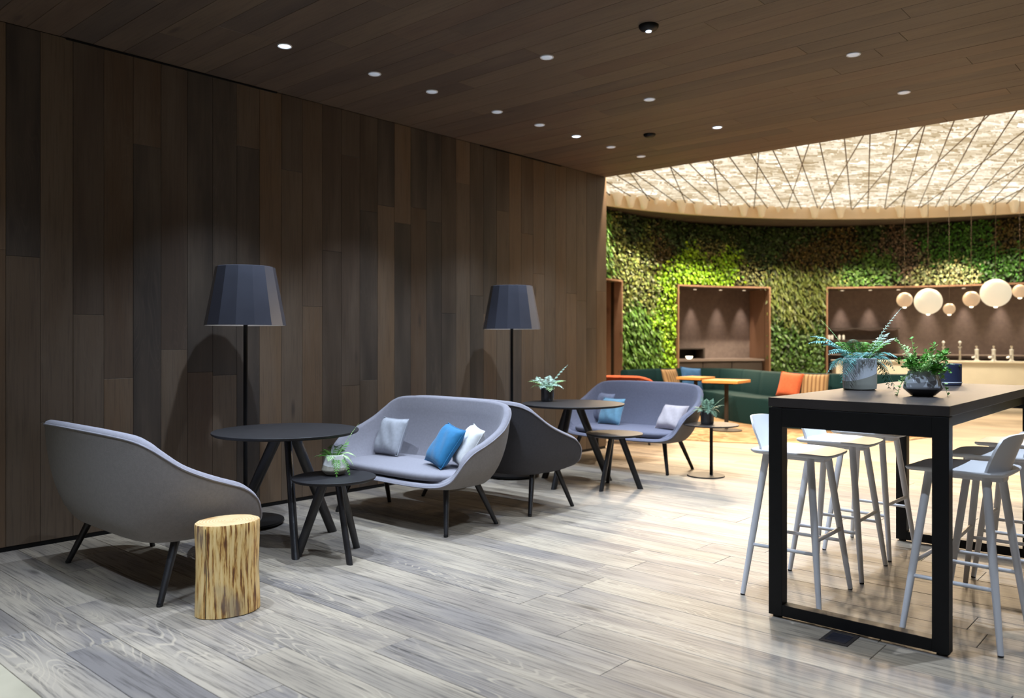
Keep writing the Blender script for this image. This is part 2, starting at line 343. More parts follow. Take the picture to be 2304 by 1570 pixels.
# wooden wall on the left
wl = MB(); wl.box(-.30, -.0145, -1.5, YE, .0, ZC + .3)
wl_o = wl.build('wall_left', M['backing']); tag(wl_o, kind='structure')
mw = Matrix(((0, 0, 1, 0), (0, -1, 0, 0), (1, 0, 0, 0), (0, 0, 0, 1)))
lay(wl_o, M['wall'], .028, ZC - .002, -YE, -.3, .196, mw, random.Random(12), (1.5, 3.2), .0016)
we = MB(); we.box(-.30, -.001, YE, YE + .012, .028, ZC)
o = we.build('end_board', M['wall'], wl_o)
bb = MB(); bb.box(-.014, -.004, -1.5, YE, 0, .028); tag(bb.build('shadow_gap_left', M['black']), kind='structure')  # black strip paints the shade of the gap under the boards
for k, (a, b) in enumerate(((2.03, 3.6), (5.96, 7.28))):
    t = MB(); t.box(.0, .016, a, b, ZC - .012, ZC - .002); tag(t.build('trim_%d' % (k + 1), M['black']), kind='structure')  # black strips paint the dark of the thin slot below the ceiling
# wooden ceiling
cl = MB(); cl.box(-.30, 9.5, -2.5, YE, ZC + .0145, ZC + .62)
cl_o = cl.build('ceiling', M['backing']); tag(cl_o, kind='structure')
mc = Matrix(((1, 0, 0, 0), (0, -1, 0, 0), (0, 0, -1, ZC), (0, 0, 0, 1)))
lay(cl_o, M['ceil'], 0, 8.4, -YE, 1.0, .2, mc, random.Random(5), (1.6, 2.6), .0016)

# round room with the living wall
WC = (2.70, 12.77); WR = 5.53
def pol(r, a, z=0., c=WC): return (c[0] + r * math.cos(R(a)), c[1] + r * math.sin(R(a)), z)
def arc_box(mb, r0, r1, a0, a1, z0, z1, n=None, c=WC):
    n = n or max(1, int(abs(a1 - a0) / 3)); rings = []
    for k in range(n + 1):
        a = a0 + (a1 - a0) * k / n; rings.append([pol(r0, a, z0, c), pol(r1, a, z0, c), pol(r1, a, z1, c), pol(r0, a, z1, c)])
    return mb.loft(rings)
NICHES = [(48, 127.6), (140.8, 164.2), (182.7, 201)]
ZN = 2.40; ZS = 3.72
wb = MB(); arc_box(wb, WR + .02, WR + .10, 15, 216, ZN + .03, 4.2)
for a, b in ((127.6, 140.8), (164.2, 182.7), (201, 216), (15, 48)): arc_box(wb, WR + .02, WR + .10, a, b, 0, ZN + .03)
wb_o = wb.build('wall_back', plain('planting_backing', (.012, .014, .008), .9, var=.4)); tag(wb_o, kind='structure')
RC = (4.894, 10.5); RR = 7.57
for k, (a0, a1) in enumerate(NICHES):
    rb = 6.32
    nb = MB(); arc_box(nb, rb, rb + .08, a0 - 2, a1 + 2, 0, ZN + .1)
    no = nb.build('niche_back', M['niche_back'], wb_o)
    ct = MB(); arc_box(ct, WR + .02, rb, a0 - .3, a1 + .3, ZN + .001, ZN + .06); ct.build('niche_ceiling', M['soffit'], wb_o)
    for a, s in ((a0, -1), (a1, 1)):
        jb = MB(); d = .55
        arc_box(jb, WR + .03, rb, a, a + s * d, 0, ZN, 1); jb.build('niche_jamb', M['niche_wood'], wb_o)
        fr = MB(); arc_box(fr, WR - .14, WR + .03, a - s * .02, a + s * .30, 0, ZN + .03, 1); fr.build('niche_frame', M['niche_wood'], wb_o)
    fr = MB(); arc_box(fr, WR - .14, WR + .03, a0, a1, ZN, ZN + .032); fr.build('niche_frame', M['niche_wood'], wb_o)
# soffit outside the ring, ring band, sky-like luminous ceiling
sf = MB(); rings = []
for k in range(61):
    a = 100 + 90 * k / 60
    p = pol(RR + .035, a, ZS, RC); v = Vector((p[0] - WC[0], p[1] - WC[1])); q = WC[0] + v.x * (WR + .3) / v.length, WC[1] + v.y * (WR + .3) / v.length
    if v.length > WR + .25: q = (WC[0] + v.x * (v.length + .3) / v.length, WC[1] + v.y * (v.length + .3) / v.length)
    rings.append([(p[0], p[1], ZS), (q[0], q[1], ZS), (q[0], q[1], ZS + .04), (p[0], p[1], ZS + .04)])
sf.loft(rings); tag(sf.build('ceiling', M['soffit']), kind='structure')
rg = MB(); arc_box(rg, RR, RR + .06, 60, 200, ZS - .01, 4.05, 90, RC); ro = rg.build('trim_3', M['ring'], smooth=30); tag(ro, kind='structure')
ZD = 4.0
dm = MB(); pts = [pol(RR + .02, a, ZD, RC) for a in range(20, 203, 2)]; pts = [p for p in pts if p[1] > 8.05]
dm.add([(pts[0][0], 8.05, ZD)] + pts + [(pts[-1][0], 8.05, ZD)], [tuple(range(len(pts) + 2))])
do = dm.build('ceiling', M['disc']); tag(do, kind='structure')
at = do.data.color_attributes.new('tone', 'FLOAT_COLOR', 'POINT')
at.data.foreach_set('color', np.tile([1.0, .82, .58, 1.0], len(do.data.vertices)))

def leafy(name, arr_v, arr_f, tone, mat):
    me = bpy.data.meshes.new(name); nv = len(arr_v); nf = len(arr_f)
    me.vertices.add(nv); me.vertices.foreach_set('co', arr_v.astype(np.float32).ravel())
    k = arr_f.shape[1]
    me.loops.add(nf * k); me.loops.foreach_set('vertex_index', arr_f.astype(np.int32).ravel())
    me.polygons.add(nf); me.polygons.foreach_set('loop_start', np.arange(0, nf * k, k, dtype=np.int32)); me.polygons.foreach_set('loop_total', np.full(nf, k, dtype=np.int32))
    me.update(calc_edges=True)
    a = me.color_attributes.new('tone', 'FLOAT_COLOR', 'POINT'); a.data.foreach_set('color', tone.astype(np.float32).ravel())
    me.materials.append(mat)
    return link(name, me)
# paper petals hanging below the luminous ceiling
g = np.random.default_rng(4)
n = 21000
px = g.uniform(-2.7, 7.5, n); py = g.uniform(8.1, 18.2, n)
ok = (np.hypot(px - RC[0], py - RC[1]) < RR - .03) & (py > 8.1)
px, py = px[ok], py[ok]; n = len(px)
yaw = g.normal(0, .5, n) + .72; L = g.uniform(.16, .34, n); wd = g.uniform(.025, .05, n); tl = g.normal(0, .25, n)
cx, sx = np.cos(yaw), np.sin(yaw); z0 = ZD - .01 - g.uniform(0, .03, n)
vv = np.zeros((n, 6, 3))
for i, (lu, hv) in enumerate(((-.5, .0), (0., .0), (.5, .0), (-.42, 1.), (0., 1.15), (.42, 1.))):
    a = lu * L; b = hv * wd * .5 * np.sin(tl)
    vv[:, i, 0] = px + a * cx - b * sx; vv[:, i, 1] = py + a * sx + b * cx
    vv[:, i, 2] = z0 - hv * wd * (1 + .2 * i / 5) + (.012 if i in (1, 4) else 0)
ff_ = np.array([[0, 1, 4, 3], [1, 2, 5, 4]])
faces = (np.arange(n)[:, None, None] * 6 + ff_[None]).reshape(-1, 4)
br = np.clip(g.normal(.92, .30, n), .5, 1.8)
br *= 1 + .16 * np.sin(px * 2.1 + 1.3 * py) * np.sin(1.7 * py - .6 * px + 1) + .10 * np.sin(5.1 * px) * np.sin(4.3 * py)  # bright blotches of the backlight put into the petals' emitted colour
tone = np.ones((n, 6, 4)); base = np.array([1.0, .86, .64])
tone[:, :, :3] = base * br[:, None, None] ** np.array([.8, 1.0, 1.35])
po = leafy('paper_petals', vv.reshape(-1, 3), faces, tone.reshape(-1, 4), M['disc'])
tag(po, 'backlit cream paper petals massed over the round luminous ceiling', 'petals', kind='stuff')
# rope net under the petals
net = thing('rope_net', 'criss-cross net of knotted brown ropes under the luminous ceiling', 'net', (1.0, 12.0, ZD - .1))
def to_net(p): return (p[0] - 1.0, p[1] - 12.0, p[2] - (ZD - .1))
for ang, sp in ((18.2, .30), (25.8, .62)):
    d = Vector((-math.sin(R(ang)), math.cos(R(ang)), 0)); nv = Vector((d.y, -d.x, 0))
    for k in range(-30, 40):
        # chord of the ring along d, cut at the edge of the plank ceiling
        c = Vector((RC[0], RC[1], 0)) + nv * (k * sp + (.13 if ang > 20 else 0)); h = (c - Vector((RC[0], RC[1], 0))).dot(nv)
        if abs(h) > RR - .3: continue
        hl = math.sqrt((RR - .04) ** 2 - h * h); p = c + d * hl; q = c - d * hl
        if p.y < 9: continue
        if q.y < 8.22: q = p + (q - p) * ((p.y - 8.22) / (p.y - q.y))
        if min(p.x, q.x) > 7.2 or (p - q).length < .6: continue
        zz_ = ZD - .10 - (.012 if ang > 20 else 0); p.z = zz_; q.z = zz_; mid = (p + q) / 2; mid.z -= .012
        MB().tube([to_net(p), to_net(mid), to_net(q)], .0085, 5).build('rope', M['rope'], net)

# ------------------------------------------------------------------ downlights
def disc_prof(mb, r, z, n=20): return mb.add([(r * math.cos(2 * PI * i / n), r * math.sin(2 * PI * i / n), z) for i in range(n)], [tuple(range(n))])
def downlight(x, y, label, power, color=COOL, hot=False, ang=92, target=None, group='recessed ceiling downlights', blend=.75):
    t = thing('downlight', label, 'downlight', (x, y, ZC), 0, group)
    rim = MB().lathe([(.040, -.004), (.047, -.007), (.050, -.003), (.050, .0)], 24, cap0=False, cap1=False).build('trim_ring', M['white'], t, 40)
    ln = MB().lathe([(.0415, -.002), (.036, -.006), (.020, -.009), (.004, -.010)], 20, cap0=False); ln.build('lens', M['lens_hot'] if hot else M['lens'], rim, 40)
    if power:
        spot('downlight_beam', (x, y, ZC - .035), target or (x, y, 0), power, color, ang, blend, .018, t)
    return t
LAB = {3.07: 'white glowing downlight above the tall empty round table', 4.42: 'small round downlight above the back-to-back sofas', 6.33: 'bright downlight above the tall table with the dark potted plant', 7.49: 'last downlight of the wall row at the plank ceiling edge'}
for y in (.73, 1.50, 3.07, 3.84, 4.42, 5.19, 5.77, 6.33, 6.92, 7.49):
    downlight(.95, y, LAB.get(y, 'small round downlight in the row along the wooden wall'), P_LOUNGE * {1.50: .3, 3.07: 1, 4.42: 1, 5.77: 1, 6.92: .8}.get(y, 0), hot=y in (3.07, 6.33), ang=84, target=(.9, y, 0), group='downlights along the wooden wall', blend=.85)
for y in (.3, 1.64, 2.98, 4.42, 5.76, 6.94):
    downlight(2.14, y, 'small round downlight in the middle row of the plank ceiling' if y < 6.9 else 'brightly glaring downlight near the edge of the plank ceiling', P_LOUNGE * 1.3, hot=y > 6.9, ang=80, group='downlights of the middle ceiling row')
for y in (.3, 1.64, 2.98, 4.35, 5.80, 6.96):
    downlight(3.77, y, 'small bluish downlight above the floor between bar table and lounge' if y > 5.5 else 'small downlight in the row beside the bar table', P_BAR * (1 if y > 3.2 else .45), ang=80 if y > 3.2 else 112, group='downlights over the bar table')
for y in (1.64, 4.50):
    downlight(5.3, y, 'small round downlight beyond the bar table', P_BAR * (.9 if y > 3 else .45), ang=80 if y > 3 else 116, group='downlights beyond the bar table')
t = thing('gimbal_spotlight', 'black domed ceiling spotlight with a small lit lens', 'spotlight', (2.98, 4.41, ZC))
MB().lathe([(.064, 0), (.062, -.012), (.050, -.026), (.034, -.034)], 28, cap1=True).build('housing', M['black'], t, 40)
MB().lathe([(.019, -.0345), (.017, -.040), (.008, -.044)], 16).build('lens', M['lens_hot'], t, 40)
for s in (-1, 1): MB().lathe([(.0035, -.031), (.003, -.037)], 8, cx=.026 * s).build('screw', M['steel'], t, 40)
t = thing('gimbal_spotlight', 'unlit black ceiling spotlight far along the plank ceiling', 'spotlight', (1.52, 6.75, ZC))
MB().lathe([(.060, 0), (.058, -.012), (.046, -.024), (.030, -.030)], 28, cap1=True).build('housing', M['black'], t, 40)

# ------------------------------------------------------------------ lounge sofas
RIM = [(0, .335, .325), (.35, .33, .325), (.56, .30, .335), (.66, .265, .375), (.705, .235, .44), (.725, .20, .50), (.735, .12, .56), (.74, .0, .605), (.735, -.10, .645), (.725, -.20, .695), (.70, -.28, .755), (.655, -.345, .81), (.57, -.395, .842), (.35, -.425, .855), (0, -.43, .857)]
def sofa(name, label, cat, loc, rz, m_in, m_out, w=1.0, group=None, legs=True):
    t = thing(name, label, cat, loc, rz, group)
    ctl = [(u * w if u < .36 else u - .74 * (1 - w), v, z) for u, v, z in RIM]
    full = ctl + [(-u, v, z) for u, v, z in ctl[-2:0:-1]]
    rim = crom(full, 4, True); n = len(rim); U = .74 * w
    def nrm(i):
        d = rim[(i + 1) % n] - rim[i - 1]; return Vector((d.y, -d.x, 0)).normalized()
    def bottom(p):
        return Vector((p.x * .78, -.30 + (p.y + .43) / .765 * .56, .300))
    def lerp(a, b, k): return a + (b - a) * k
    outer = []
    for s in np.linspace(0, 1, 9):
        h = lerp(s, 1 - math.cos(s * PI / 2), .85); z = lerp(s, math.sin(s * PI / 2), .62)
        ring = []
        for p in rim:
            b = bottom(p); ring.append(Vector((lerp(p.x, b.x, h), lerp(p.y, b.y, h), lerp(p.z, b.z, z))))
        outer.append(ring)
    TH = .052
    # signed inward normal
    sg = 1 if nrm(0).dot(Vector((0, -1, 0))) > 0 else -1
    inn = [p + nrm(i) * sg * TH for i, p in enumerate(rim)]
    top = [p + nrm(i) * sg * TH * .5 + Vector((0, 0, .020)) for i, p in enumerate(rim)]
    q1 = [p + nrm(i) * sg * TH * .13 + Vector((0, 0, .014)) for i, p in enumerate(rim)]
    q3 = [p + nrm(i) * sg * TH * .87 + Vector((0, 0, .014)) for i, p in enumerate(rim)]
    def seat(p): return Vector((p.x * .74, -.255 + (p.y + .43) / .765 * .51, min(.372, p.z + .012)))
    inner = []
    for s in np.linspace(0, 1, 7)[1:]:
        h = lerp(s, 1 - math.cos(s * PI / 2), .4); z = lerp(s, math.sin(s * PI / 2), .35)
        inner.append([Vector((lerp(a.x, seat(p).x, h), lerp(a.y, seat(p).y, h), lerp(a.z, seat(p).z, z))) for a, p in zip(inn, rim)])
    c = Vector((0, -.03, .36)); fin = [c + (p - c) * .3 for p in inner[-1]]
    MB().loft(outer[::-1], True, False).build('shell', m_out, t, 60)
    ur = MB().loft([rim, q1, top, q3, inn] + inner + [fin], False, True).build('upholstered_rim', m_in, t, 60)
    pp = MB(); pth = [p + nrm(i) * sg * -.003 + Vector((0, 0, -.004)) for i, p in enumerate(rim)]
    pp.tube(pth + [pth[0]], .0045, 6, False).build('piping', m_in, ur, 60)
    # seat cushion
    plan = []
    for i in range(64):
        a = 2 * PI * i / 64; cs, sn = math.cos(a), math.sin(a)
        x = math.copysign(abs(cs) ** .55, cs) * (.61 - .74 * (1 - w)); y = math.copysign(abs(sn) ** .6, sn)
        plan.append((x, -.015 + (y * .325)))
    def ring(k, z): return [(x * k if abs(x) < 2 else x, -.015 + (y + .015) * k, z) for x, y in plan]
    MB().loft([ring(.90, .352), ring(.975, .360), ring(1.0, .378), ring(.995, .395), ring(.96, .408), ring(.85, .414), ring(.5, .418), ring(.1, .419)]).build('seat_cushion', m_in, t, 60)
    dx = .74 * (1 - w)
    for sx in (-1, 1):
        for v0, v1, u1 in ((.155, .25, .605), (-.125, -.255, .595)):
            lg = MB().tube([(sx * (.51 - dx), v0, .33), (sx * (u1 - dx), v1, .012)], [.0235, .0155], 14).build('leg', M['blackwood'], t, 50)
            MB().lathe([(.014, 0), (.0155, .003), (.0155, .014)], 12, sx * (u1 + .001 - dx), v1 * 1.008).build('foot', M['rubber'], lg, 50)
    return t
sofa('lounge_sofa', 'grey wool shell sofa showing its back beside the log stool', 'sofa', (1.16, 2.10, 0), 0, M['fabric'], M['fabric_out'])
sofa('lounge_sofa', 'grey wool shell sofa holding a bright blue cushion', 'sofa', (1.18, 4.03, 0), PI, M['fabric'], M['fabric_out'])
sofa('lounge_sofa', 'dark grey shell sofa set back to back behind the sofa with a blue cushion', 'sofa', (1.20, 4.895, 0), 0, M['fabric'], plain('charcoal_wool_shell', (.075, .072, .078), .95, bump=.6, bscale=420, var=.06, vscale=60, spec=.1))
sofa('lounge_sofa', 'blue-grey wool shell sofa beside the pedestal side table', 'sofa', (1.0, 7.19, 0), PI, M['fabric_blue'], M['fabric_out'])

# ------------------------------------------------------------------ cushions
def pillow(name, label, x, y, z, size, mat, rz, tilt, roll=0, th=.11, pm=None, group=None):
    t = thing(name, label, 'cushion', (x, y, z), 0, group); t.rotation_euler = Euler((0, 0, rz))
    n = 14; w, h = size; rows = []
    def pt(i, j, s):
        a, b = 2 * i / n - 1, 2 * j / n - 1
        k = (1 - a ** 4) * (1 - b ** 4); prof = max(k, 0) ** .55
        x_ = a * w / 2 * (1 - .06 * (1 - b * b) * abs(a) ** 2); z_ = b * h / 2 * (1 - .06 * (1 - a * a) * abs(b) ** 2)
        return Vector((x_, s * th / 2 * prof + .004 * math.sin(7 * a + 5 * b) * prof, z_ ))
    mb = MB(); rt = Matrix.Rotation(tilt, 4, 'X') @ Matrix.Rotation(roll, 4, 'Y')
    pts = {}
    for s in (-1, 1):
        v = [pt(i, j, s) for j in range(n + 1) for i in range(n + 1)]
        f = [(j * (n + 1) + i, j * (n + 1) + i + 1, (j + 1) * (n + 1) + i + 1, (j + 1) * (n + 1) + i) for j in range(n) for i in range(n)]
        mb.add([rt @ p for p in v], f)
    low = min(p[2] for p in mb.v); mb.v = [(p[0], p[1], p[2] - low) for p in mb.v]
    o = mb.build('cover', mat, t, 60)
    bm = bmesh.new(); bm.from_mesh(o.data); bmesh.ops.remove_doubles(bm, verts=bm.verts, dist=.0008); bmesh.ops.recalc_face_normals(bm, faces=bm.faces); bm.to_mesh(o.data); bm.free()
    edge = [pt(i, 0, 1) for i in range(n)] + [pt(n, j, 1) for j in range(n)] + [pt(n - i, n, 1) for i in range(n)] + [pt(0, n - j, 1) for j in range(n)]
    edge = [rt @ p - Vector((0, 0, low)) for p in edge]
    MB().tube(edge + [edge[0]], .0035, 6, False, 1.0, (rt @ Vector((0, 1, 0)))).build('seam', pm or mat, o, 60)
    return t
ZSE = .421
pillow('cushion', 'pale grey cushion leaning on the back of the grey sofa', .74, 4.17, ZSE, (.33, .30), M['cush_grey'], R(-5), R(-22), R(-1))
pillow('cushion', 'bright turquoise blue cushion on the grey sofa', 1.50, 4.04, ZSE, (.32, .32), M['teal'], R(-18), R(-34), R(6))
pillow('cushion', 'off-white cushion tucked behind the bright blue cushion', 1.66, 4.12, ZSE, (.30, .31), M['cush_white'], R(-28), R(-30), R(5))
pillow('cushion', 'slate grey cushion behind the sky blue cushion', .52, 7.40, ZSE, (.32, .33), M['cush_slate'], R(-25), R(-18))
pillow('cushion', 'sky blue velvet cushion on the blue-grey sofa', .72, 7.26, ZSE, (.31, .29), M['cush_sky'], R(-8), R(-20))
pillow('cushion', 'pale pink cushion at the arm of the blue-grey sofa', 1.46, 7.27, ZSE, (.33, .28), M['cush_pink'], R(-14), R(-34), R(-1))

# ------------------------------------------------------------------ round tables with three legs
def round_table(name, label, x, y, h, r, angs, foot_r, top_mat, legw):
    t = thing(name, label, 'table', (x, y, 0))
    MB().lathe([(r - .014, h - .020), (r - .004, h - .014), (r, h - .006), (r, h - .002), (r - .002, h), ], 72).build('table_top', M['blacktop'], t, 30)
    MB().lathe([(.105, h - .042), (.115, h - .020)], 30).build('hub', M['blackwood'], t, 40)
    for a in angs:
        d = Vector((math.cos(R(a)), math.sin(R(a)), 0)); s = Vector((-d.y, d.x, 0))
        p0 = d * .06 + Vector((0, 0, h - .03)); p1 = d * foot_r
        mb = MB(); rings = []
        for k in range(5):
            c = p0.lerp(p1, k / 4); wr = legw * (1.05 - .15 * k / 4); tk = legw * .58
            rings.append([Vector((c.x, c.y, c.z)) + s * (tk * math.sin(2 * PI * i / 14)) + d * (wr * math.cos(2 * PI * i / 14)) for i in range(14)])
        mb.loft(rings).build('leg', M['blackwood'], t, 50)
    return t
round_table('round_table', 'tall black three-legged round table between lamp and sofa', 1.135, 2.965, .74, .465, (-25, 97, 212), .40, None, .041)
round_table('round_table', 'low black three-legged round table with white pot', 1.625, 2.985, .49, .255, (225, -12, 105), .225, None, .030)
round_table('round_table', 'tall black three-legged round table with dark potted plant', 1.17, 5.99, .74, .475, (-80, 62, 175), .37, None, .040)
round_table('round_table', 'empty low black three-legged round table before the blue-grey sofa', 1.585, 6.06, .49, .255, (-85, 22, 140), .235, None, .030)
# pedestal table
t = thing('pedestal_table', 'small dark side table on one thin column and disc base', 'table', (1.94, 7.20, 0))
MB().lathe([(.178, 0), (.180, .003), (.180, .009), (.176, .012)], 48, -.04, -.035).build('base', M['bartop'], t, 30)
MB().lathe([(.016, .011), (.016, .495)], 18).build('column', M['black'], t, 40)
MB().lathe([(.255, .492), (.262, .496), (.262, .503), (.258, .506)], 60).build('table_top', M['bartop'], t, 30)
# ------------------------------------------------------------------ log stool
t = thing('log_stool', 'peeled tree trunk stool with brown streaks and pale cut top', 'stool', (2.06, 2.04, 0))
lr = random.Random(2); ph = [lr.uniform(0, 6) for _ in range(6)]
def log_ring(z, k=1.0):
    out = []
    for i in range(64):
        a = 2 * PI * i / 64
        q = 1 + .03 * math.sin(2 * a + ph[0]) + .018 * math.sin(3 * a + ph[1] + z) + .010 * math.sin(7 * a + ph[2]) + .006 * math.sin(13 * a + ph[3] + 4 * z)
        b = 1 + .035 * math.cos(PI * z / .44) ** 2 - .02
        out.append((.125 * q * b * k * math.cos(a), .150 * q * b * k * math.sin(a), z))
    return out
MB().loft([log_ring(z) for z in np.linspace(.004, .438, 12)] + [log_ring(.443, .985)], True, False).build('trunk', M['log'], t, 50)
MB().loft([log_ring(.4425, .988), log_ring(.4435, .96), log_ring(.4435, .3)], False, True).build('cut_face', M['log_top'], t, 50)
MB().loft([log_ring(0, .97), log_ring(.0045, .97)]).build('base_shadow', M['black'], t, 50)  # black disc paints the shadow line where the log meets the floor
ck = MB(); ca = R(-63); 
for side in (0,):
    pts = []
    for z in np.linspace(.006, .43, 12):
        r_ = log_ring(z); i = int((math.degrees(ca) % 360) / 360 * 64); p = r_[i]; pts.append((p[0] * 1.001 + .0006 * math.sin(40 * z), p[1] * 1.001, z))
    ck.tube(pts, .0018, 5).build('crack', M['black'], t, 50)
# ------------------------------------------------------------------ floor lamps
def floor_lamp(label, x, y, rz):
    t = thing('floor_lamp', label, 'floor lamp', (x, y, 0), rz)
    lbs = MB().lathe([(.262, .012), (.270, .020), (.268, .032), (.20, .042), (.05, .048), (.03, .055)], 48).build('base', M['black'], t, 35)
    for k in range(3):
        a = 2 * PI * k / 3 + .3; MB().lathe([(.018, 0), (.02, .004), (.02, .014)], 12, .22 * math.cos(a), .22 * math.sin(a)).build('foot', M['rubber'], lbs, 40)
    MB().lathe([(.0155, .05), (.0155, 1.62)], 18).build('pole', M['black'], t, 40)
    N = 14; r0, r1, z0, z1 = .283, .205, 1.432, 1.850
    sh = MB().lathe([(r0, z0), (r1, z1), (r1 - .012, z1 + .004), (.03, z1 + .004)], N, cap0=False, cap1=False).build('lamp_shade', M['shade'], t)
    MB().lathe([(r0 - .001, z0 + .0005), (r0 - .006, z0 + .0005), (r1 - .008, z1 - .004), (.03, z1 - .003)], N, cap0=False, cap1=False).build('shade_lining', M['lining'], sh)
    lh = MB().lathe([(.02, 1.60), (.024, 1.62), (.020, 1.66)], 14).build('lamp_holder', M['black'], t, 40)
    MB().lathe([(.014, 1.66), (.03, 1.69), (.036, 1.72), (.028, 1.75), (.008, 1.77)], 18).build('bulb', plain('bulb_glass', (.9, .9, .88), .3, emit=(1, .95, .9), estr=9, var=.01), lh, 50)
    return t
floor_lamp('slate faceted floor lamp rising behind the tall empty round table', .44, 3.075, R(8))
floor_lamp('slate faceted floor lamp standing behind the dark grey sofa', .485, 5.905, R(20))

# ------------------------------------------------------------------ bar table and stools
t = thing('bar_table', 'long black bar-height table on two square loop frames', 'table', (4.46, 4.74, 0))
def bx(x0, x1, y0, y1, z0, z1, name, mat, bev=.002): return MB().box(x0 - 4.46, x1 - 4.46, y0 - 4.74, y1 - 4.74, z0, z1).build(name, mat, t, bevel=bev)
XA, XB, YA, YB = 4.075, 4.865, 3.735, 5.765
bx(XA, XB, YA, YB, 1.008, 1.052, 'table_top', M['bartop'])
for y0 in (YA, YB - .062):
    y1 = y0 + .062
    for xa in (XA + .002, XB - .068):
        lg = bx(xa, xa + .066, y0, y1, .012, 1.005, 'leg', M['black'])
        MB().lathe([(.022, 0), (.022, .012)], 14, xa + .033 - 4.46, (y0 + y1) / 2 - 4.74).build('foot', M['rubber'], lg, 40)
    bx(XA + .068, XB - .068, y0 + .001, y1 - .001, .012, .066, 'bottom_rail', M['black']); bx(XA + .068, XB - .068, y0 + .001, y1 - .001, .915, 1.004, 'top_rail', M['black'])
for x in (XA + .05, XB - .09): bx(x, x + .04, YA + .062, YB - .062, .945, 1.004, 'side_rail', M['black'])

def bar_stool(label, x, y, rz, group):
    t = thing('bar_stool', label, 'bar stool', (x, y, 0), rz, group)
    # outline of the seat, +x is the front
    half = [(-.200, 0), (-.197, .11), (-.178, .172), (-.12, .200), (-.02, .200), (.08, .190), (.165, .176), (.203, .158), (.214, .12), (.217, 0)]
    full = half + [(a, -b) for a, b in half[-2:0:-1]]
    ol = crom([(a, b, 0) for a, b in full], 4, True)
    def zz(p): return .752 - .5 * max(0, p.x - .10) ** 2 + .10 * p.y * p.y
    def rg(k, dz): return [Vector((p.x * k, p.y * k, zz(p * k) + dz)) for p in ol]
    MB().loft([rg(.93, -.018), rg(.985, -.010), rg(1.0, -.003), rg(.99, .002), rg(.7, .002), rg(.35, .002), rg(.05, .002)]).build('seat', M['white'], t, 45)
    # backrest: curved panel leaning back
    rows = []; nu, nv = 16, 8; mb = MB()
    def bp(u, v, off):
        hw = .164 + .006 * v - .022 * max(0, v - .6) ** 2 / .16
        yv = u * hw; zv = .750 + v * .172 - .020 * abs(u) ** 5 * v
        xv = -.168 - .060 * v ** 1.2 + .050 * (u * u) + off
        return (xv, yv, zv)
    A = [[bp(2 * i / nu - 1, j / nv, 0) for i in range(nu + 1)] for j in range(nv + 1)]
    B = [[bp(2 * i / nu - 1, j / nv, -.011) for i in range(nu + 1)] for j in range(nv + 1)]
    v = [p for r_ in A for p in r_] + [p for r_ in B for p in r_]; m = nu + 1; o_ = m * (nv + 1); f = []
    for j in range(nv):
        for i in range(nu):
            a = j * m + i; f.append((a, a + 1, a + m + 1, a + m)); f.append((o_ + a, o_ + a + m, o_ + a + m + 1, o_ + a + 1))
    for i in range(nu): f.append((i, o_ + i, o_ + i + 1, i + 1)); a = nv * m + i; f.append((a, a + 1, o_ + a + 1, o_ + a))
    for j in range(nv): a = j * m; f.append((a, a + m, o_ + a + m, o_ + a)); a = j * m + nu; f.append((a, o_ + a, o_ + a + m, a + m))
    mb.add(v, f); mb.build('backrest', M['white'], t, 50)
    MB().box(-.165, .16, -.05, .05, .700, .738).build('seat_support', M['stoolleg'], t, bevel=.012)
    T = {}; Fp = {}
    for sx in (-1, 1):
        for sy in (-1, 1):
            T[sx, sy] = Vector((.115 * sx, .120 * sy, .735)); Fp[sx, sy] = Vector((.198 * sx, .228 * sy, .006))
            lg = MB().tube([T[sx, sy], T[sx, sy].lerp(Fp[sx, sy], .5), Fp[sx, sy]], [.0185, .0175, .0125], 14).build('leg', M['stoolleg'], t, 50)
            MB().lathe([(.0115, 0), (.0125, .007)], 10, Fp[sx, sy].x, Fp[sx, sy].y).build('foot', M['rubber'], lg, 50)
    def at(sx, sy, z): a, b = T[sx, sy], Fp[sx, sy]; return a.lerp(b, (a.z - z) / (a.z - b.z))
    for sy in (-1, 1): MB().tube([at(-1, sy, .262), at(1, sy, .262)], .0095, 10).build('stretcher', M['stoolleg'], t, 50)
    MB().tube([at(1, -1, .325), at(1, 1, .325)], .0105, 10).build('footrest', M['stoolleg'], t, 50)
    return t
gl = 'white stools on the lounge side of the bar table'; gr = 'white stools on the far side of the bar table'
bar_stool('white bar stool at the bar table corner nearest the floor box, facing the lounge row', 4.03, 4.19, R(1), gl)
bar_stool('white bar stool in the middle of the lounge side of the bar table', 4.03, 4.785, R(2), gl)
bar_stool('white bar stool at the end of the lounge side nearest the round room', 4.02, 5.365, R(-2), gl)
bar_stool('white bar stool opposite the lounge side, beside the floor box end of the table', 4.835, 4.135, PI - R(3), gr)
bar_stool('white bar stool in the middle of the side turned away from the lounge', 4.86, 4.74, PI + R(2), gr)
bar_stool('white bar stool on the side turned away from the lounge, nearest the round room', 4.86, 5.33, PI, gr)
# floor box
t = thing('floor_box', 'dark metal floor socket cover in front of the bar table', 'floor box', (4.44, 3.665, 0))
MB().box(-.062, .062, -.085, .085, .0008, .004).build('cover_plate', M['bartop'], t, bevel=.001)
MB().box(-.045, .045, -.06, .045, .004, .0052).build('hinged_lid', plain('gunmetal', (.05, .05, .065), .3, metal=.6, var=.3, vscale=40), t)
MB().box(-.045, .045, .052, .058, .004, .0056).build('cable_slot', M['steel'], t)

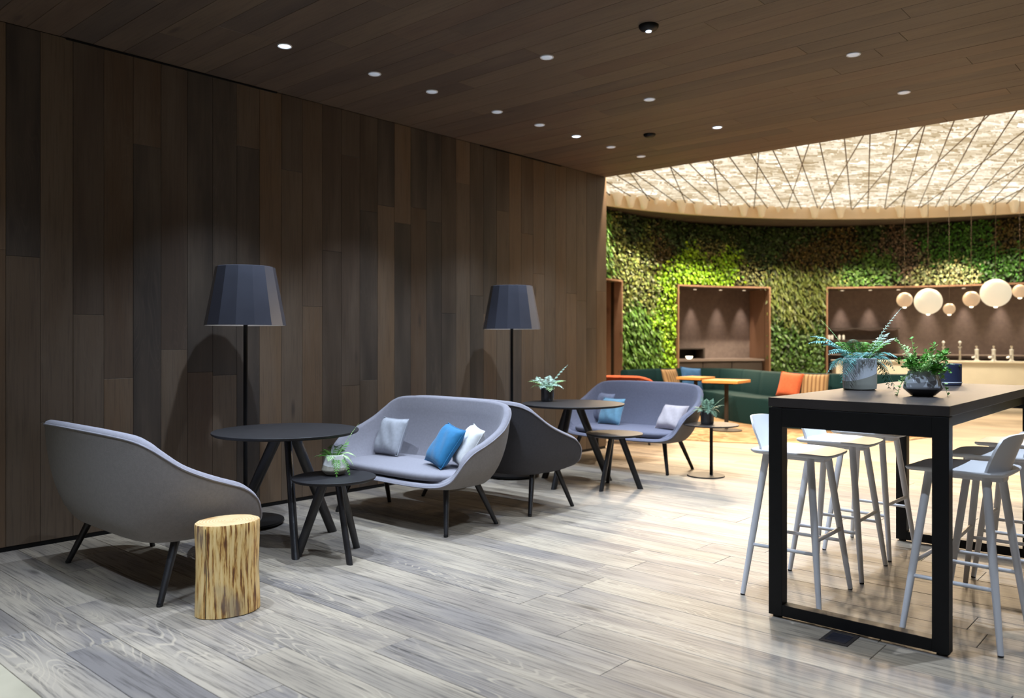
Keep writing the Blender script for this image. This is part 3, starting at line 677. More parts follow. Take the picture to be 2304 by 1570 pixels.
# ------------------------------------------------------------------ potted plants
def frond(L, Wd, n, rise, droop, k=.38, taper=1.0, rr=None, lob=.0):
    """fern frond along +x: rachis and paired pinnae; returns (rachis, leaves) builders"""
    rr = rr or rnd; ra = MB(); lv = MB(); P = []
    for i in range(13):
        t = i / 12; P.append(Vector((L * (t - .12 * droop * t * t), .04 * L * math.sin(3 * t), L * (rise * t - droop * t * t))))
    lv.tube(P, [.0022 * (1 - .7 * i / 12) for i in range(13)], 5)
    for i in range(n):
        t = .10 + .88 * i / (n - 1); x = t * 12; a = int(min(x, 11.99)); p = P[a].lerp(P[a + 1], x - a); d = (P[a + 1] - P[a]).normalized()
        ln = Wd * (math.sin(PI * min(1, (t * .95 + .10))) ** taper) * .9 + Wd * .12
        for s in (-1, 1):
            o = (Vector((0, s, 0)) + d * .45 + Vector((0, 0, rr.uniform(-.25, .05)))).normalized()
            up = d.cross(o).normalized() * s; w = d * (L / n * k)
            m = p + o * ln * .45
            e = p + o * ln + Vector((0, 0, -.12 * ln))
            lv.add([p, m - w + up * .001, m + up * ln * .06, m + w + up * .001, e], [(0, 2, 1), (0, 3, 2), (1, 2, 4), (2, 3, 4)])
    return lv
def sprig(L, n, size, rise, droop, rr, round_=.55):
    lv = MB(); P = []
    for i in range(7):
        t = i / 6; P.append(Vector((L * t * (1 - .2 * droop * t), .06 * L * math.sin(4 * t + rr.random()), L * (rise * t - droop * t * t))))
    lv.tube(P, [.0018 * (1 - .6 * i / 6) for i in range(7)], 5)
    for i in range(n):
        x = rr.uniform(1.2, 5.99); a = int(x); p = P[a].lerp(P[a + 1], x - a)
        o = Vector((rr.uniform(-.4, 1), rr.uniform(-1, 1), rr.uniform(-.3, .8))).normalized(); sd = o.cross(Vector((rr.uniform(-.3, .3), rr.uniform(-.3, .3), 1))).normalized(); s = size * rr.uniform(.6, 1.2)
        up = sd.cross(o); m = p + o * s * .5
        lv.add([p, m - sd * s * round_ * .6, m - up * s * .08, m + sd * s * round_ * .6, p + o * s * .85 - sd * s * .25, p + o * s, p + o * s * .85 + sd * s * .25], [(0, 1, 2), (0, 2, 3), (1, 4, 2), (4, 5, 2), (5, 6, 2), (6, 3, 2)])
    return lv
def put(mb, name, mat, parent, z, az, x=0, y=0, smooth=None):
    o = mb.build(name, mat, parent, recalc=False); o.location = (x, y, z); o.rotation_euler = (0, 0, az); return o
def pot(t, prof, split, upper, lower, sx=1, sy=1, soil_r=None):
    """glazed pot: upper and lower glaze meet at a slanting line"""
    n = 40; zt = prof[-1][1]; rs = [p[0] for p in prof]; zs = [p[1] for p in prof]
    def split_z(a):
        if not split: return zs[1]
        base, amp, ang = split; return base + amp * math.cos(a - ang)
    def row(z_of):
        out = []
        for i in range(n):
            a = 2 * PI * i / n; z = z_of(a); r = float(np.interp(z, zs, rs)); out.append((r * sx * math.cos(a), r * sy * math.sin(a), z))
        return out
    K = 14
    lo = [row(lambda a, k=k: split_z(a) * k / K) for k in range(K + 1)]
    hi = [row(lambda a, k=k: split_z(a) + (zt - split_z(a)) * k / K) for k in range(K + 1)]
    rr_ = rs[-1]
    hi += [[(r * sx * math.cos(2 * PI * i / n), r * sy * math.sin(2 * PI * i / n), z) for i in range(n)] for r, z in ((rr_ - .003, zt + .002), (rr_ - .006, zt), (rr_ - .007, zt * .8))]
    MB().loft(lo, True, False).build('lower_glaze', lower, t, 50)
    ug = MB().loft(hi, False, False).build('upper_glaze', upper, t, 50)
    sr = prof[-1][0] - .008
    MB().lathe([(sr, zt * .82), (sr * .5, zt * .84), (.004, zt * .845)], 20, sx=sx, sy=sy).build('soil', M['soil'], ug, 50)
camd = math.atan2(math.sin(0), 1)
# 1 blue-green fern in the cylindrical pot on the bar table
ZT = 1.0525
rr = random.Random(21)
t = thing('potted_fern', 'blue-green fern in a grey two-tone cylinder pot on the bar table', 'potted plant', (4.195, 4.655, ZT))
pot(t, [(.072, 0), (.086, .004), (.088, .03), (.088, .170), (.087, .174)], (.075, .028, R(52)), M['glaze_grey'], M['glaze_olive'])
# azimuths: screen right is 42 deg, screen left is 222 deg
for az, L, Wd, rise, dr, mt in ((205, .25, .075, 1.35, .75, 'leaf_teal'), (222, .28, .085, 1.15, .75, 'leaf_teal'), (238, .20, .075, 1.2, .95, 'leaf_teal'), (230, .18, .075, .75, 1.0, 'leaf_teal'), (250, .15, .065, .9, 1.6, 'leaf_teal'), (268, .13, .06, 1.3, 1.3, 'leaf_teal'), (292, .13, .06, 1.5, 1.2, 'leaf_teal'), (205, .17, .07, .8, 1.2, 'leaf_teal'),
                                (30, .20, .07, 1.1, 1.0, 'leaf_teal'), (50, .21, .07, .9, 1.1, 'leaf_teal'), (40, .18, .07, .8, 1.5, 'leaf_teal'), (36, .24, .05, .5, 1.6, 'leaf_deep'), (55, .22, .05, .6, 1.5, 'leaf_deep'), (62, .20, .05, 1.5, .65, 'leaf_silver'), (40, .19, .05, 1.45, .7, 'leaf_silver'), (48, .23, .026, 1.75, .4, 'leaf_silver'), (190, .19, .018, 1.8, .5, 'leaf_light'),
                                (100, .17, .06, 1.5, .8, 'leaf_green'), (150, .17, .06, 1.5, .8, 'leaf_green'), (280, .12, .06, 1.9, .9, 'leaf_green'), (340, .13, .06, 1.6, .9, 'leaf_green'), (20, .14, .06, 1.7, .9, 'leaf_green'), (250, .12, .055, 1.9, .9, 'leaf_green'), (60, .14, .06, 1.8, .9, 'leaf_green'), (310, .13, .055, 1.8, 1.0, 'leaf_green'), (215, .13, .055, 1.6, .9, 'leaf_deep'), (330, .10, .05, 1.5, 1.0, 'leaf_deep'), (40, .11, .055, 1.4, .9, 'leaf_deep'), (180, .14, .055, 1.6, .9, 'leaf_deep'), (120, .15, .06, 1.7, .8, 'leaf_deep')):
    put(frond(L, Wd, 17, rise, dr, .31 if Wd > .04 else .2, rr=rr), 'frond', M[mt], t, .145, R(az), .03 * math.cos(R(az)), .03 * math.sin(R(az)))
# 2 bushy plant in the faceted bowl
t = thing('potted_plant', 'bushy light green plant in a low grey tapered bowl on the bar table', 'potted plant', (4.605, 4.33, ZT))
pot(t, [(.040, 0), (.052, .003), (.088, .036), (.090, .046), (.066, .120), (.064, .124)], (.078, .014, R(48)), M['glaze_grey'], plain('slate_glaze', (.36, .38, .41), .15, var=.05))
MB().lathe([(.0408, -.0002), (.0528, .003), (.0888, .036)], 40, cap0=False, cap1=False).build('base_glaze', M['glaze_dark'], t, 50)
for k in range(60):
    az = rr.uniform(0, 360); L = rr.uniform(.06, .125)
    mb = sprig(L, 22, .022, rr.uniform(.6, 2.0), rr.uniform(.3, 1.0), rr)
    put(mb, 'sprig', M[rr.choice(('leaf_green', 'leaf_green', 'leaf_light', 'leaf_light', 'leaf_green'))], t, .108, R(az), .02 * math.cos(R(az)), .02 * math.sin(R(az)))
for az, L in ((222, .15), (40, .14), (212, .13)):
    mb = sprig(L, 16, .024, .35, 1.7, rr); put(mb, 'trailing_sprig', M['leaf_light'], t, .112, R(az), .04 * math.cos(R(az)), .04 * math.sin(R(az)))
for az, L, rs in ((44, .17, .75), (235, .12, 1.2), (20, .13, 1.3), (60, .12, 1.0)):
    put(frond(L, .03, 12, rs, .5, .35, rr=rr), 'frond', M['leaf_light'], t, .112, R(az))
# 3 navy pot
t = thing('potted_moss', 'navy cylinder pot with flat green moss on the bar table', 'potted plant', (4.435, 5.50, ZT))
pot(t, [(.072, 0), (.078, .003), (.079, .125), (.078, .128)], None, M['pot_blue'], M['pot_blue'])
MB().lathe([(.079, .012), (.0805, .014), (.0805, .018), (.079, .020)], 36, cap0=False, cap1=False).build('pot_band', M['glaze_grey'], t, 40)
for k in range(14):
    az = rr.uniform(0, 360); q = rr.uniform(0, .06); put(sprig(.03, 14, .014, .6, .4, rr), 'moss_sprig', M['leaf_light'], t, .106, R(az), q * math.cos(R(az)), q * math.sin(R(az)))
# 4 white pot on the low table
t = thing('potted_fern', 'small fern in a white and sand tapered pot on the low table', 'potted plant', (1.575, 3.025, .4905))
pot(t, [(.035, 0), (.050, .002), (.078, .028), (.080, .036), (.058, .122), (.056, .125)], (.058, -.010, R(42)), M['glaze_white'], M['glaze_sand'])
for az, L, Wd, rise, dr in ((222, .13, .03, .6, .6), (200, .10, .035, .9, .6), (250, .10, .035, .9, .8), (40, .12, .035, .8, 1.2), (60, .13, .035, .9, .9), (50, .14, .028, 1.9, .4), (90, .1, .04, 1.4, .5), (150, .1, .04, 1.2, .5), (300, .09, .04, .9, 1.0), (330, .12, .035, .6, 1.6), (20, .13, .035, .6, 1.7), (120, .1, .04, 1.2, .5), (270, .08, .04, 1.4, .6), (350, .09, .04, 1.3, .6)):
    put(frond(L, Wd, 14, rise, dr, .42, rr=rr), 'frond', M[rr.choice(('leaf_green', 'leaf_green', 'leaf_light'))], t, .105, R(az), .015 * math.cos(R(az)), .015 * math.sin(R(az)))
# 5 dark pot on the far tall table
t = thing('potted_plant', 'pale minty leafy plant in a glossy dark pot on the tall table', 'potted plant', (.83, 6.03, .7405))
pot(t, [(.050, 0), (.060, .004), (.062, .02), (.062, .138), (.060, .142)], None, M['glaze_dark'], M['glaze_dark'])
for az, L, Wd, rise, dr in ((222, .18, .055, .9, .55), (205, .16, .06, .7, .7), (240, .16, .06, 1.1, .6), (40, .17, .055, 1.0, .6), (55, .20, .04, 1.5, .4), (20, .16, .06, .8, .8), (70, .14, .06, 1.1, .6), (120, .14, .06, 1.3, .5), (170, .15, .06, 1.2, .5), (280, .13, .06, .9, .9), (320, .13, .06, .8, 1.0), (350, .13, .06, 1.0, .8), (300, .11, .06, 1.3, .8)):
    put(frond(L, Wd, 8, rise, dr, .55, rr=rr), 'frond', M[rr.choice(('leaf_silver', 'leaf_silver', 'leaf_light', 'leaf_silver'))], t, .125, R(az), .015 * math.cos(R(az)), .015 * math.sin(R(az)))
# 6 dark pot on the pedestal table
t = thing('potted_fern', 'grey-green fern in a dark metal pot on the pedestal table', 'potted plant', (1.915, 7.165, .5065))
pot(t, [(.050, 0), (.060, .004), (.063, .02), (.063, .135), (.061, .139)], None, M['glaze_dark'], M['glaze_dark'])
for az, L, Wd, rise, dr in ((222, .15, .045, .7, .7), (200, .13, .045, .9, .6), (250, .12, .05, .9, .9), (40, .16, .04, .9, .5), (30, .16, .035, 1.3, .4), (150, .10, .035, 1.8, .3), (90, .11, .045, 1.5, .4), (300, .11, .05, .9, 1.0), (340, .13, .05, .7, 1.1), (60, .14, .045, .8, .9), (270, .1, .05, 1.3, .8), (120, .13, .05, 1.4, .5), (10, .11, .05, 1.2, .8)):
    put(frond(L, Wd, 11, rise, dr, .5, rr=rr), 'frond', M[rr.choice(('leaf_grey', 'leaf_grey', 'leaf_deep'))], t, .12, R(az), .015 * math.cos(R(az)), .015 * math.sin(R(az)))

# ------------------------------------------------------------------ round room: rug, banquette, tables, cushions, chair
rgm = MB(); prof = [(2.75, .001), (2.75, .010), (2.735, .013)]
rgm.lathe(prof, 96).build('rug', M['rug'], loc=(-.09, 12.23, 0)); tag(bpy.data.objects['rug'], 'round orange and sand patterned rug in front of the green banquette', 'rug')
bq = thing('banquette', 'long winding bottle-green upholstered banquette before the living wall', 'banquette', (0, 12.5, 0))
path = crom([(-2.02, 11.55, 0), (-1.95, 12.35, 0), (-1.68, 13.05, 0), (-1.12, 13.40, 0), (-.50, 13.12, 0), (.04, 12.66, 0), (.62, 12.36, 0), (1.18, 12.42, 0), (1.70, 12.70, 0), (2.15, 13.02, 0)], 6)
path = [p - Vector((0, 12.5, 0)) for p in path]; npth = len(path)
def sect(i, prof):
    d = (path[min(i + 1, npth - 1)] - path[max(i - 1, 0)]).normalized(); nr = Vector((d.y, -d.x, 0))
    return [path[i] + nr * a + Vector((0, 0, z)) for a, z in prof]
BACK = [(-.02, .02), (-.03, .40), (-.05, .79), (-.02, .815), (.07, .815), (.105, .79), (.14, .47), (.14, .02)]
SEAT = [(.142, .02), (.142, .40), (.16, .435), (.62, .445), (.665, .43), (.675, .39), (.655, .02)]
for k in range(0, npth - 1, 6):
    j = min(k + 6, npth - 1)
    for nm, pf in (('back_panel', BACK), ('seat_panel', SEAT)):
        rings = []
        for i in range(k, j + 1):
            s = sect(i, pf)
            rings.append(s)
        # seam: pull the end rings slightly in
        c0 = sum(rings[0], Vector()) / len(pf); c1 = sum(rings[-1], Vector()) / len(pf)
        r0 = [p + (c0 - p) * .03 for p in rings[0]]; r1 = [p + (c1 - p) * .03 for p in rings[-1]]
        rings[0] = [p + (q - p) * .06 for p, q in zip(rings[0], rings[1])]; rings[-1] = [p + (q - p) * .06 for p, q in zip(rings[-1], rings[-2])]
        MB().loft([r0] + rings + [r1]).build(nm, M['green'], bq, 50)
def bistro(label, x, y, rz, s=.33):
    t = thing('bistro_table', label, 'table', (x, y, .0135), rz)
    MB().box(-s, s, -s, s, .695, .735).build('table_top', M['table_wood'], t, bevel=.004)
    MB().lathe([(.03, .02), (.03, .695)], 16).build('column', M['bartop'], t, 40)
    MB().box(-.16, .16, -.16, .16, .675, .694).build('top_plate', M['black'], t)
    MB().lathe([(.22, 0), (.22, .014), (.05, .03), (.03, .035)], 32).build('base', M['bartop'], t, 40)
gb = 'orange wooden bistro tables by the banquette'
bistro('square orange wood table standing apart from the green banquette', .26, 10.83, R(6), .265)
bistro('square orange wood table close to the banquette cushions', -.55, 11.40, R(-4), .215)
pillow('cushion', 'sand striped cushion beside the mid blue cushion on the banquette', -1.47, 12.22, .447, (.40, .40), M['stripe'], R(82), R(-20), 0, .12, M['stripe'])
pillow('cushion', 'mid blue cushion on the green banquette', -1.28, 12.58, .447, (.40, .40), M['cush_blue'], R(62), R(-20), R(6), .12)
pillow('cushion', 'bright orange cushion on the green banquette', .72, 11.98, .447, (.38, .38), M['cush_orange'], R(-8), R(-16), R(5), .13)
pillow('cushion', 'brown striped cushion beside the bright orange cushion', 1.08, 12.02, .447, (.40, .38), M['stripe'], R(8), R(-14), 0, .12, M['stripe'])
sofa('lounge_chair', 'rust red shell lounge chair partly hidden behind the blue-grey sofa', 'chair', (-.12, 8.95, 0), R(14), M['rust'], M['rust'], .62)

# ------------------------------------------------------------------ niches: cabinets, bar, glassware
cab = thing('cabinet', 'dark low cabinet with three doors inside the middle niche', 'cabinet', pol(5.9, 152.5))
CL = Vector(cab.location)
def arc_part(name, mat, par, base, *a, **k):
    mb = MB(); arc_box(mb, *a, **k); mb.v = [(p[0] - base[0], p[1] - base[1], p[2] - base[2]) for p in mb.v]; return mb.build(name, mat, par)
arc_part('body', M['darkcab'], cab, CL, 5.60, 6.31, 141.4, 163.6, .05, .88)
arc_part('worktop', M['counter'], cab, CL, 5.55, 6.31, 141.1, 163.9, .885, .93)
for k in range(3): arc_part('door', M['darkcab'], cab, CL, 5.57, 5.598, 141.6 + 7.3 * k, 148.7 + 7.3 * k, .09, .87)
sb = thing('wall_shelf', 'open black box shelf on the niche cabinet', 'shelf', pol(6.15, 158, .931)); SL = Vector(sb.location)
arc_part('back', M['black'], sb, SL, 6.28, 6.31, 152.6, 163.6, .932, 1.13); arc_part('top_board', M['darkcab'], sb, SL, 5.98, 6.31, 152.6, 163.6, 1.13, 1.155)
arc_part('side_board', M['darkcab'], sb, SL, 5.98, 6.28, 152.6, 153.0, .932, 1.129); arc_part('side_board', M['darkcab'], sb, SL, 5.98, 6.28, 163.2, 163.6, .932, 1.129)
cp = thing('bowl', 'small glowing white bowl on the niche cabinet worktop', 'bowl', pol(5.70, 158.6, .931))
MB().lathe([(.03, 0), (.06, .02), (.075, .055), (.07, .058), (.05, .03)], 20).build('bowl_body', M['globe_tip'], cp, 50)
bar = thing('bar_counter', 'long curved cream bar counter in the wide niche', 'bar counter', pol(5.7, 100)); BL = Vector(bar.location)
arc_part('front', M['cream'], bar, BL, 5.46, 5.95, 50, 125.6, .10, .872); arc_part('kick_plate', M['black'], bar, BL, 5.52, 5.93, 50, 125.5, 0, .099)
arc_part('countertop', M['cream'], bar, BL, 5.43, 5.98, 50, 125.9, .873, .90)
arc_part('light_strip', M['warm_lens'], bar, BL, 5.50, 5.518, 50, 125.5, .078, .094)
bk = thing('back_bar', 'black shelf unit at the end of the bar counter', 'shelf', pol(6.15, 126.5)); KL = Vector(bk.location)
arc_part('cabinet_body', M['black'], bk, KL, 5.72, 6.31, 126.0, 127.5, .02, .95)
arc_part('shelf_board', M['darkcab'], bk, KL, 5.98, 6.31, 112, 127.4, 1.30, 1.325); arc_part('shelf_board', M['darkcab'], bk, KL, 5.98, 6.31, 112, 127.4, 1.56, 1.58)
arc_part('shelf_board', M['counter'], bk, KL, 5.98, 6.31, 50, 127.4, 1.0, 1.02)
gj = 'small jars on the back bar shelf'
for a in (126.6, 126.0, 125.4, 124.8, 123.4, 122.6):
    j = thing('jar', 'small pale jar on the back bar shelf', 'jar', pol(6.06, a, 1.3255), 0, gj)
    jb_ = MB().lathe([(.02, 0), (.028, .006), (.028, .09), (.02, .105)], 12).build('jar_body', M['glaze_white'], j, 50); MB().lathe([(.022, .105), (.022, .125)], 12).build('lid', M['steel'], jb_, 50)
def tall_tap(a, label, kind):
    t = thing('bar_tap', label, 'tap', pol(5.62, a, .9005), R(a), 'taps on the cream bar counter')
    if kind == 0:
        MB().lathe([(.045, 0), (.045, .012), (.022, .022), (.020, .26), (.024, .27)], 16).build('column', M['steel'], t, 40)
        MB().lathe([(.026, .27), (.045, .285), (.045, .30), (.018, .315)], 16).build('collar', M['steel'], t, 40)
        MB().lathe([(.012, .315), (.014, .345), (.030, .365), (.030, .385), (.010, .405)], 16).build('knob', M['glaze_white'], t, 50)
        MB().tube([(-.02, 0, .25), (-.10, 0, .25), (-.115, 0, .20)], .010, 8).build('spout', M['steel'], t, 50)
    else:
        MB().lathe([(.055, 0), (.055, .015), (.034, .03), (.034, .20), (.040, .215), (.038, .235), (.02, .245)], 16).build('column', M['glaze_white'], t, 40)
        MB().lathe([(.008, .245), (.010, .27), (.026, .285), (.026, .315), (.008, .325)], 16).build('knob', M['steel'], t, 50)
        MB().tube([(-.02, 0, .12), (-.10, 0, .12), (-.112, 0, .06)], .014, 8).build('spout', M['steel'], t, 50)
        MB().tube([(0, .02, .09), (.0, .085, .075)], [.014, .022], 8).build('lever', M['steel'], t, 50)
for a in (104.2, 101.2): tall_tap(a, 'slender steel bar tap with a round white knob on the counter', 0)
for a in (98.2, 95.2, 92.1): tall_tap(a, 'stout white bar tap with a side lever on the counter', 1)
for a in (107.4, 106.1):
    j = thing('cup', 'small pale cup on the counter beside the slender taps', 'cup', pol(5.7, a, .9005), 0, 'cups on the bar counter')
    cb_ = MB().lathe([(.025, 0), (.045, .03), (.05, .11), (.047, .11), (.04, .03)], 16).build('cup_body', M['glaze_white'], j, 50); MB().lathe([(.046, .1), (.03, .118)], 16).build('lid', M['steel'], cb_, 50)
# pendant globes
gp = ('large', 'small')
for x, y, z, r, lb in ((1.41, 15.29, 2.032, .131, 'small amber globe pendant left alone next to a large globe'), (1.72, 15.57, 2.005, .228, 'large cream globe pendant hanging lowest between small globes'), (2.0, 15.81, 1.872, .099, 'smallest low amber globe pendant'), (2.29, 16.07, 2.048, .137, 'medium amber globe pendant between the two large globes'), (2.61, 16.36, 2.154, .246, 'largest cream globe pendant above the bar'), (2.93, 16.64, 2.185, .118, 'small high amber globe pendant beside the largest globe')):
    big = r > .2
    t = thing('globe_pendant', lb, 'pendant lamp', (x, y, z), 0, 'globe pendants over the bar')
    MB().lathe([(r * math.sin(PI * k / 16), -r * math.cos(PI * k / 16)) for k in range(1, 16)], 32).build('globe', M['globe'] if big else M['globe_small'], t, 60)
    MB().lathe([(.012, -r - .018), (.030, -r - .010), (.034, -r * .97)], 14).build('lamp_tip', M['globe_tip'], t, 50)
    MB().lathe([(.004, r * .99), (.004, 3.86 - z)], 6).build('cord', M['rope'], t, 60)

# ring lamps
for kind, angs in (('large', (168.4, 166.0, 163.6, 156.8, 153.9, 146.2, 143.3, 134.9, 131.0, 122.3, 119.0, 110.5, 107.3)), ('small', (161.4, 159.1, 151.1, 148.5, 140.6, 138.0, 127.6, 125.5, 116.0, 113.7))):
    for i, a in enumerate(angs):
        p = pol(RR - .10, a, ZD - .06, RC); k = 1 if kind == 'large' else .55
        t = thing('spot_lamp', 'cream %s spot lamp hanging inside the ceiling ring' % ('tapered' if kind == 'large' else 'stubby little'), 'spotlight', p, R(a), '%s spot lamps inside the ceiling ring' % kind)
        k *= 1.2; lb = MB().lathe([(.030 * k, -.19 * k), (.045 * k, -.18 * k), (.060 * k, -.10 * k), (.095 * k, .0)], 16).build('lamp_body', M['ring_lens'], t, 50)
        MB().lathe([(.028 * k, -.196 * k), (.010 * k, -.20 * k)], 12).build('lens', M['ring_lens'], lb, 50)
        d = Vector((RC[0] - p[0], RC[1] - p[1], 0)).normalized()
        if kind == 'large':
            q = (p[0] + d.x * .12, p[1] + d.y * .12, p[2] - .22)
            spot('spot_lamp_beam', q, (p[0] + d.x * 5, p[1] + d.y * 5, 0), P_RING, WARM, 96, .6, .05, t)
        q = Vector((p[0] + d.x * .03, p[1] + d.y * .03, ZS - .03)); w2 = Vector((q.x - WC[0], q.y - WC[1], 0)).normalized()
        spot('wall_beam', q, (WC[0] + w2.x * WR, WC[1] + w2.y * WR, 1.35), P_WASH * (1 if kind == 'small' else .6), (1.0, .86, .64), 56, .6, .04, t)
# unseen lamps added above the plank ceiling's edge to light the round room's floor
for x in (-1.5, .2, 1.9, 3.6, 5.3, 7.0):
    t = thing('added_edge_lamp', 'small unseen lamp added behind the edge of the plank ceiling', 'spotlight', (x, YE + .09, 3.93), 0, 'unseen added lamps behind the plank ceiling edge')
    MB().lathe([(.035, -.05), (.045, -.04), (.045, .05)], 14).build('lamp_body', M['black'], t, 40)
    spot('added_edge_beam', (x, YE + .09, 3.86), (x, YE + 1.9, 0), P_EDGE, WARM, 100, .5, .03, t)
# niche downlights grazing the back panels
for a in (153.8, 147.9, 142.7, 122.6, 117.3, 112.1, 106.8, 100.7, 94.8, 89.5, 84, 78, 72, 188):
    t = thing('niche_downlight', 'tiny downlight over the dark cabinet in the middle niche' if 141 < a < 164 else 'tiny downlight grazing the taupe panel behind the bar', 'downlight', pol(6.16, a, ZN), 0, 'niche downlights')
    MB().lathe([(.03, -.004), (.034, -.001), (.034, .0005)], 14, cap1=False).build('lens', M['warm_lens'], t, 40)
    spot('niche_beam', pol(6.16, a, ZN - .03), pol(6.24, a, 1.0), 75, (1, .82, .66), 42, 1.0, .02, t)

# ------------------------------------------------------------------ living wall planting
SP = {'lime': ((.26, .48, .015), .060, .8), 'drop': ((.11, .24, .03), .11, .30), 'olive': ((.165, .20, .045), .060, .7), 'dark': ((.035, .07, .018), .07, .6), 'oliv2': ((.18, .185, .06), .052, .6), 'hang': ((.14, .175, .035), .125, .26),
      'mid': ((.075, .16, .025), .07, .65), 'brown': ((.10, .075, .02), .06, .6), 'pink': ((.15, .11, .07), .06, .5), 'vari': ((.28, .31, .13), .066, .55), 'vivid': ((.05, .16, .018), .06, .65)}
NAMES = {'lime': 'bright lime leaves around the middle niche of the living wall', 'drop': 'long drooping green fern leaves on the living wall', 'olive': 'small pale olive leaves of the living wall beside the plank wall', 'dark': 'dark green foliage along the top of the living wall', 'oliv2': 'dry olive tufts above the middle niche', 'hang': 'long hanging yellow-green leaves between the two niches',
         'mid': 'mid green leaves low between the niches and above the bar niche', 'brown': 'amber brown foliage patches of the living wall', 'pink': 'dusky pinkish foliage above the bar niche', 'vari': 'cream variegated leaves hanging over the bar niche frame', 'vivid': 'dense vivid green leaves at the upper living wall above the bar'}
SEEDS = [('lime', 158.9, 2.768), ('lime', 152.0, 2.838), ('lime', 166.3, 2.427), ('lime', 167.0, 1.895), ('lime', 165.1, 0.833), ('lime', 165.8, 1.3), ('drop', 177.3, 1.618), ('drop', 173.0, 1.106), ('drop', 180.3, 0.779), ('drop', 172, .4), ('olive', 182.7, 3.014), ('olive', 177.3, 2.719), ('olive', 180.3, 2.282), ('olive', 173.0, 3.09), ('olive', 172, 2.2), ('dark', 177.3, 3.566), ('dark', 166.3, 3.488), ('dark', 154.3, 3.562), ('dark', 143.3, 3.604), ('dark', 133.2, 3.619), ('dark', 143, 3.2), ('oliv2', 144.4, 2.763), ('oliv2', 154.3, 3.156), ('hang', 137.2, 2.398), ('hang', 133.2, 2.024), ('hang', 129.3, 2.493), ('mid', 137.2, 1.367), ('mid', 133.2, 0.992), ('mid', 129.3, 1.368), ('mid', 134, .4), ('brown', 131.2, 3.15), ('brown', 123.7, 3.238), ('brown', 168.9, 3.118), ('mid', 120.9, 2.766), ('mid', 115.5, 2.849), ('pink', 113.8, 3.398), ('pink', 111.2, 2.929), ('vari', 107.8, 2.643), ('vari', 102.8, 2.626), ('vivid', 104.4, 3.175), ('vivid', 97.9, 3.228), ('vivid', 91.7, 2.752), ('dark', 118.2, 3.691), ('dark', 107.8, 3.738), ('vivid', 97.9, 3.671), ('brown', 92.4, 3.452), ('vivid', 80, 3.0), ('mid', 70, 2.9), ('vivid', 60, 3.3), ('dark', 52, 2.8), ('mid', 42, 1.2), ('drop', 36, 2.4), ('olive', 30, 3.2), ('lime', 25, 1.4), ('drop', 190, 3.0), ('olive', 205, 1.5)]
g = np.random.default_rng(11)
NL = 84000
A = g.uniform(18, 212, NL); Z = g.uniform(.02, ZS - .03, NL)
def blocked(a, z):
    b = np.zeros(len(a), bool)
    for a0, a1 in NICHES: b |= (a > a0 - .35) & (a < a1 + .35) & (z < ZN + .07)
    return b
keep = ~blocked(A, Z) & ~((A < 86) & (g.random(NL) < .45)); A, Z = A[keep], Z[keep]
sa = np.array([s[1] for s in SEEDS]); sz = np.array([s[2] for s in SEEDS]); sid = np.array([list(SP).index(s[0]) for s in SEEDS])
wob = g.normal(0, 1.0, (2, len(A)))
D = np.hypot((A[:, None] + wob[0][:, None] - sa) * .0965, Z[:, None] + .09 * wob[1][:, None] - sz)
kind = sid[D.argmin(1)]
def leaf_verts(a, z, length, asp, hang, g, out=.10):
    n = len(a); ar = np.radians(a); er = np.stack([np.cos(ar), np.sin(ar), 0 * ar], 1); et = np.stack([-np.sin(ar), np.cos(ar), 0 * ar], 1); ez = np.array([0, 0, 1.0])
    base = np.stack([WC[0] + (WR - g.uniform(0, out, n)) * np.cos(ar), WC[1] + (WR - g.uniform(0, out, n)) * np.sin(ar), z], 1)
    th = g.normal(-PI / 2, hang, n)
    d = et * np.cos(th)[:, None] + ez * np.sin(th)[:, None] - er * g.uniform(.15, 1.0, n)[:, None]; d /= np.linalg.norm(d, axis=1)[:, None]
    s = np.cross(d, -er + .3 * g.normal(0, 1, (n, 3))); s /= np.linalg.norm(s, axis=1)[:, None]; u = np.cross(s, d)
    L = length * g.uniform(.65, 1.35, n)[:, None]; w = L * asp * .5
    v = np.stack([base, base + d * L * .45 - s * w, base + d * L * .5 - u * L * .07, base + d * L * .45 + s * w, base + d * L - ez * L * .12], 1)
    return v
LF = np.array([[0, 2, 1], [0, 3, 2], [1, 2, 4], [2, 3, 4]])
single = {'lime': 100, 'drop': 110, 'hang': 90}
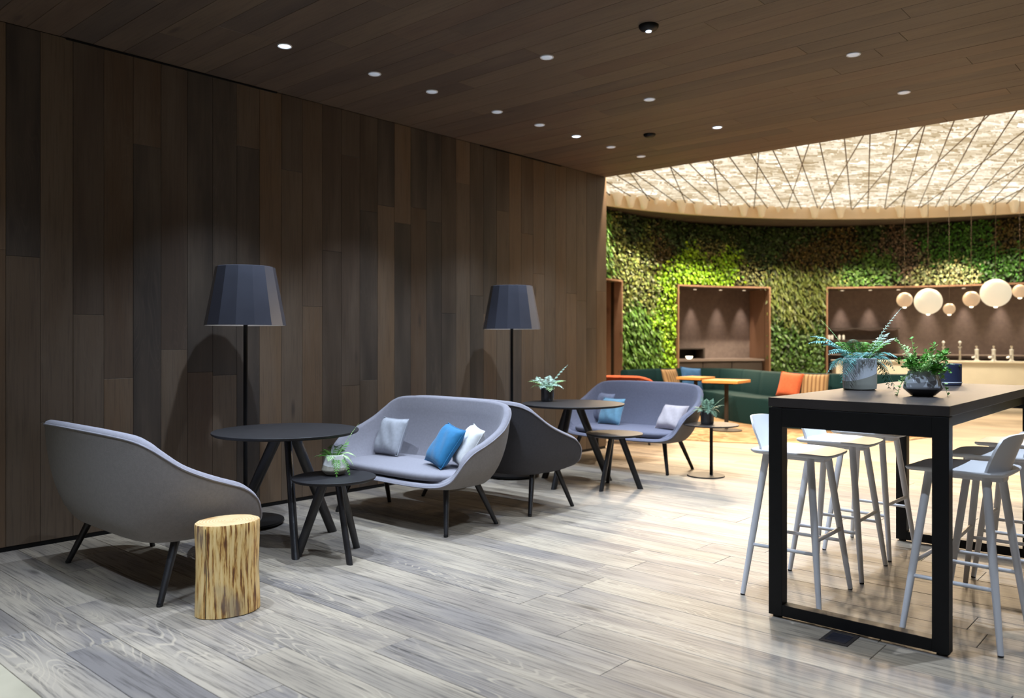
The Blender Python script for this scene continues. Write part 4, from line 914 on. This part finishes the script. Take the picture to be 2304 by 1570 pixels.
for k, (nm, (colr, ln, asp)) in enumerate(SP.items()):
    idx = np.where(kind == k)[0]; n = len(idx)
    if not n: continue
    hang = .45 if nm in ('hang', 'drop') else 1.3
    v = leaf_verts(A[idx], Z[idx], ln, asp, hang, g); f = (np.arange(n)[:, None, None] * 5 + LF[None]).reshape(-1, 3)
    tn = np.ones((n, 5, 4)); var = np.clip(g.normal(1, .5, n), .18, 2.3); hue = g.normal(0, .12, n)
    tn[:, :, 0] = (colr[0] * var * (1 + hue))[:, None]; tn[:, :, 1] = (colr[1] * var)[:, None]; tn[:, :, 2] = (colr[2] * var)[:, None]
    fo = leafy(nm.replace('oliv2', 'tuft').replace('drop', 'fern').replace('mid', 'mid_green') + '_foliage', v.reshape(-1, 3), f, tn.reshape(-1, 4), M['leafwall'])
    tag(fo, NAMES[nm], 'foliage', kind='stuff')
    if nm in single:   # the largest leaves stand out one by one
        lm = bpy.data.materials.new('%s_leaf' % nm); lm = plain('%s_single_leaf' % nm, colr, .45, var=.3, vscale=3)
        me = bpy.data.meshes.new('leaf'); L_ = ln * 1.45; w_ = L_ * asp * .5
        me.from_pydata([(0, 0, 0), (L_ * .2, -w_ * .7, 0), (L_ * .5, -w_, .0), (L_ * .8, -w_ * .55, -.01), (L_, 0, -.025), (L_ * .8, w_ * .55, -.01), (L_ * .5, w_, 0), (L_ * .2, w_ * .7, 0), (L_ * .5, 0, .02)], [], [(0, 1, 8), (1, 2, 8), (2, 3, 8), (3, 4, 8), (4, 5, 8), (5, 6, 8), (6, 7, 8), (7, 0, 8)])
        me.materials.append(lm)
        pick = g.choice(idx[(A[idx] > 128) & (A[idx] < 184) & (Z[idx] > .75)], single[nm], replace=False)
        for i in pick:
            a = math.radians(A[i]); er = Vector((math.cos(a), math.sin(a), 0)); et = Vector((-math.sin(a), math.cos(a), 0))
            d = (et * rnd.gauss(0, .5) + Vector((0, 0, -1)) * rnd.uniform(.5, 1) - er * rnd.uniform(.3, .9)).normalized()
            s = d.cross(-er).normalized(); u = s.cross(d)
            if u.dot(-er) < 0: s = -s; u = -u
            s = u.cross(d)
            mt = Matrix((( d.x, s.x, u.x), (d.y, s.y, u.y), (d.z, s.z, u.z))).to_4x4()
            o = link('leaf', me, fo); o.matrix_local = Matrix.Translation(Vector(pol(WR - .09, A[i], Z[i]))) @ mt
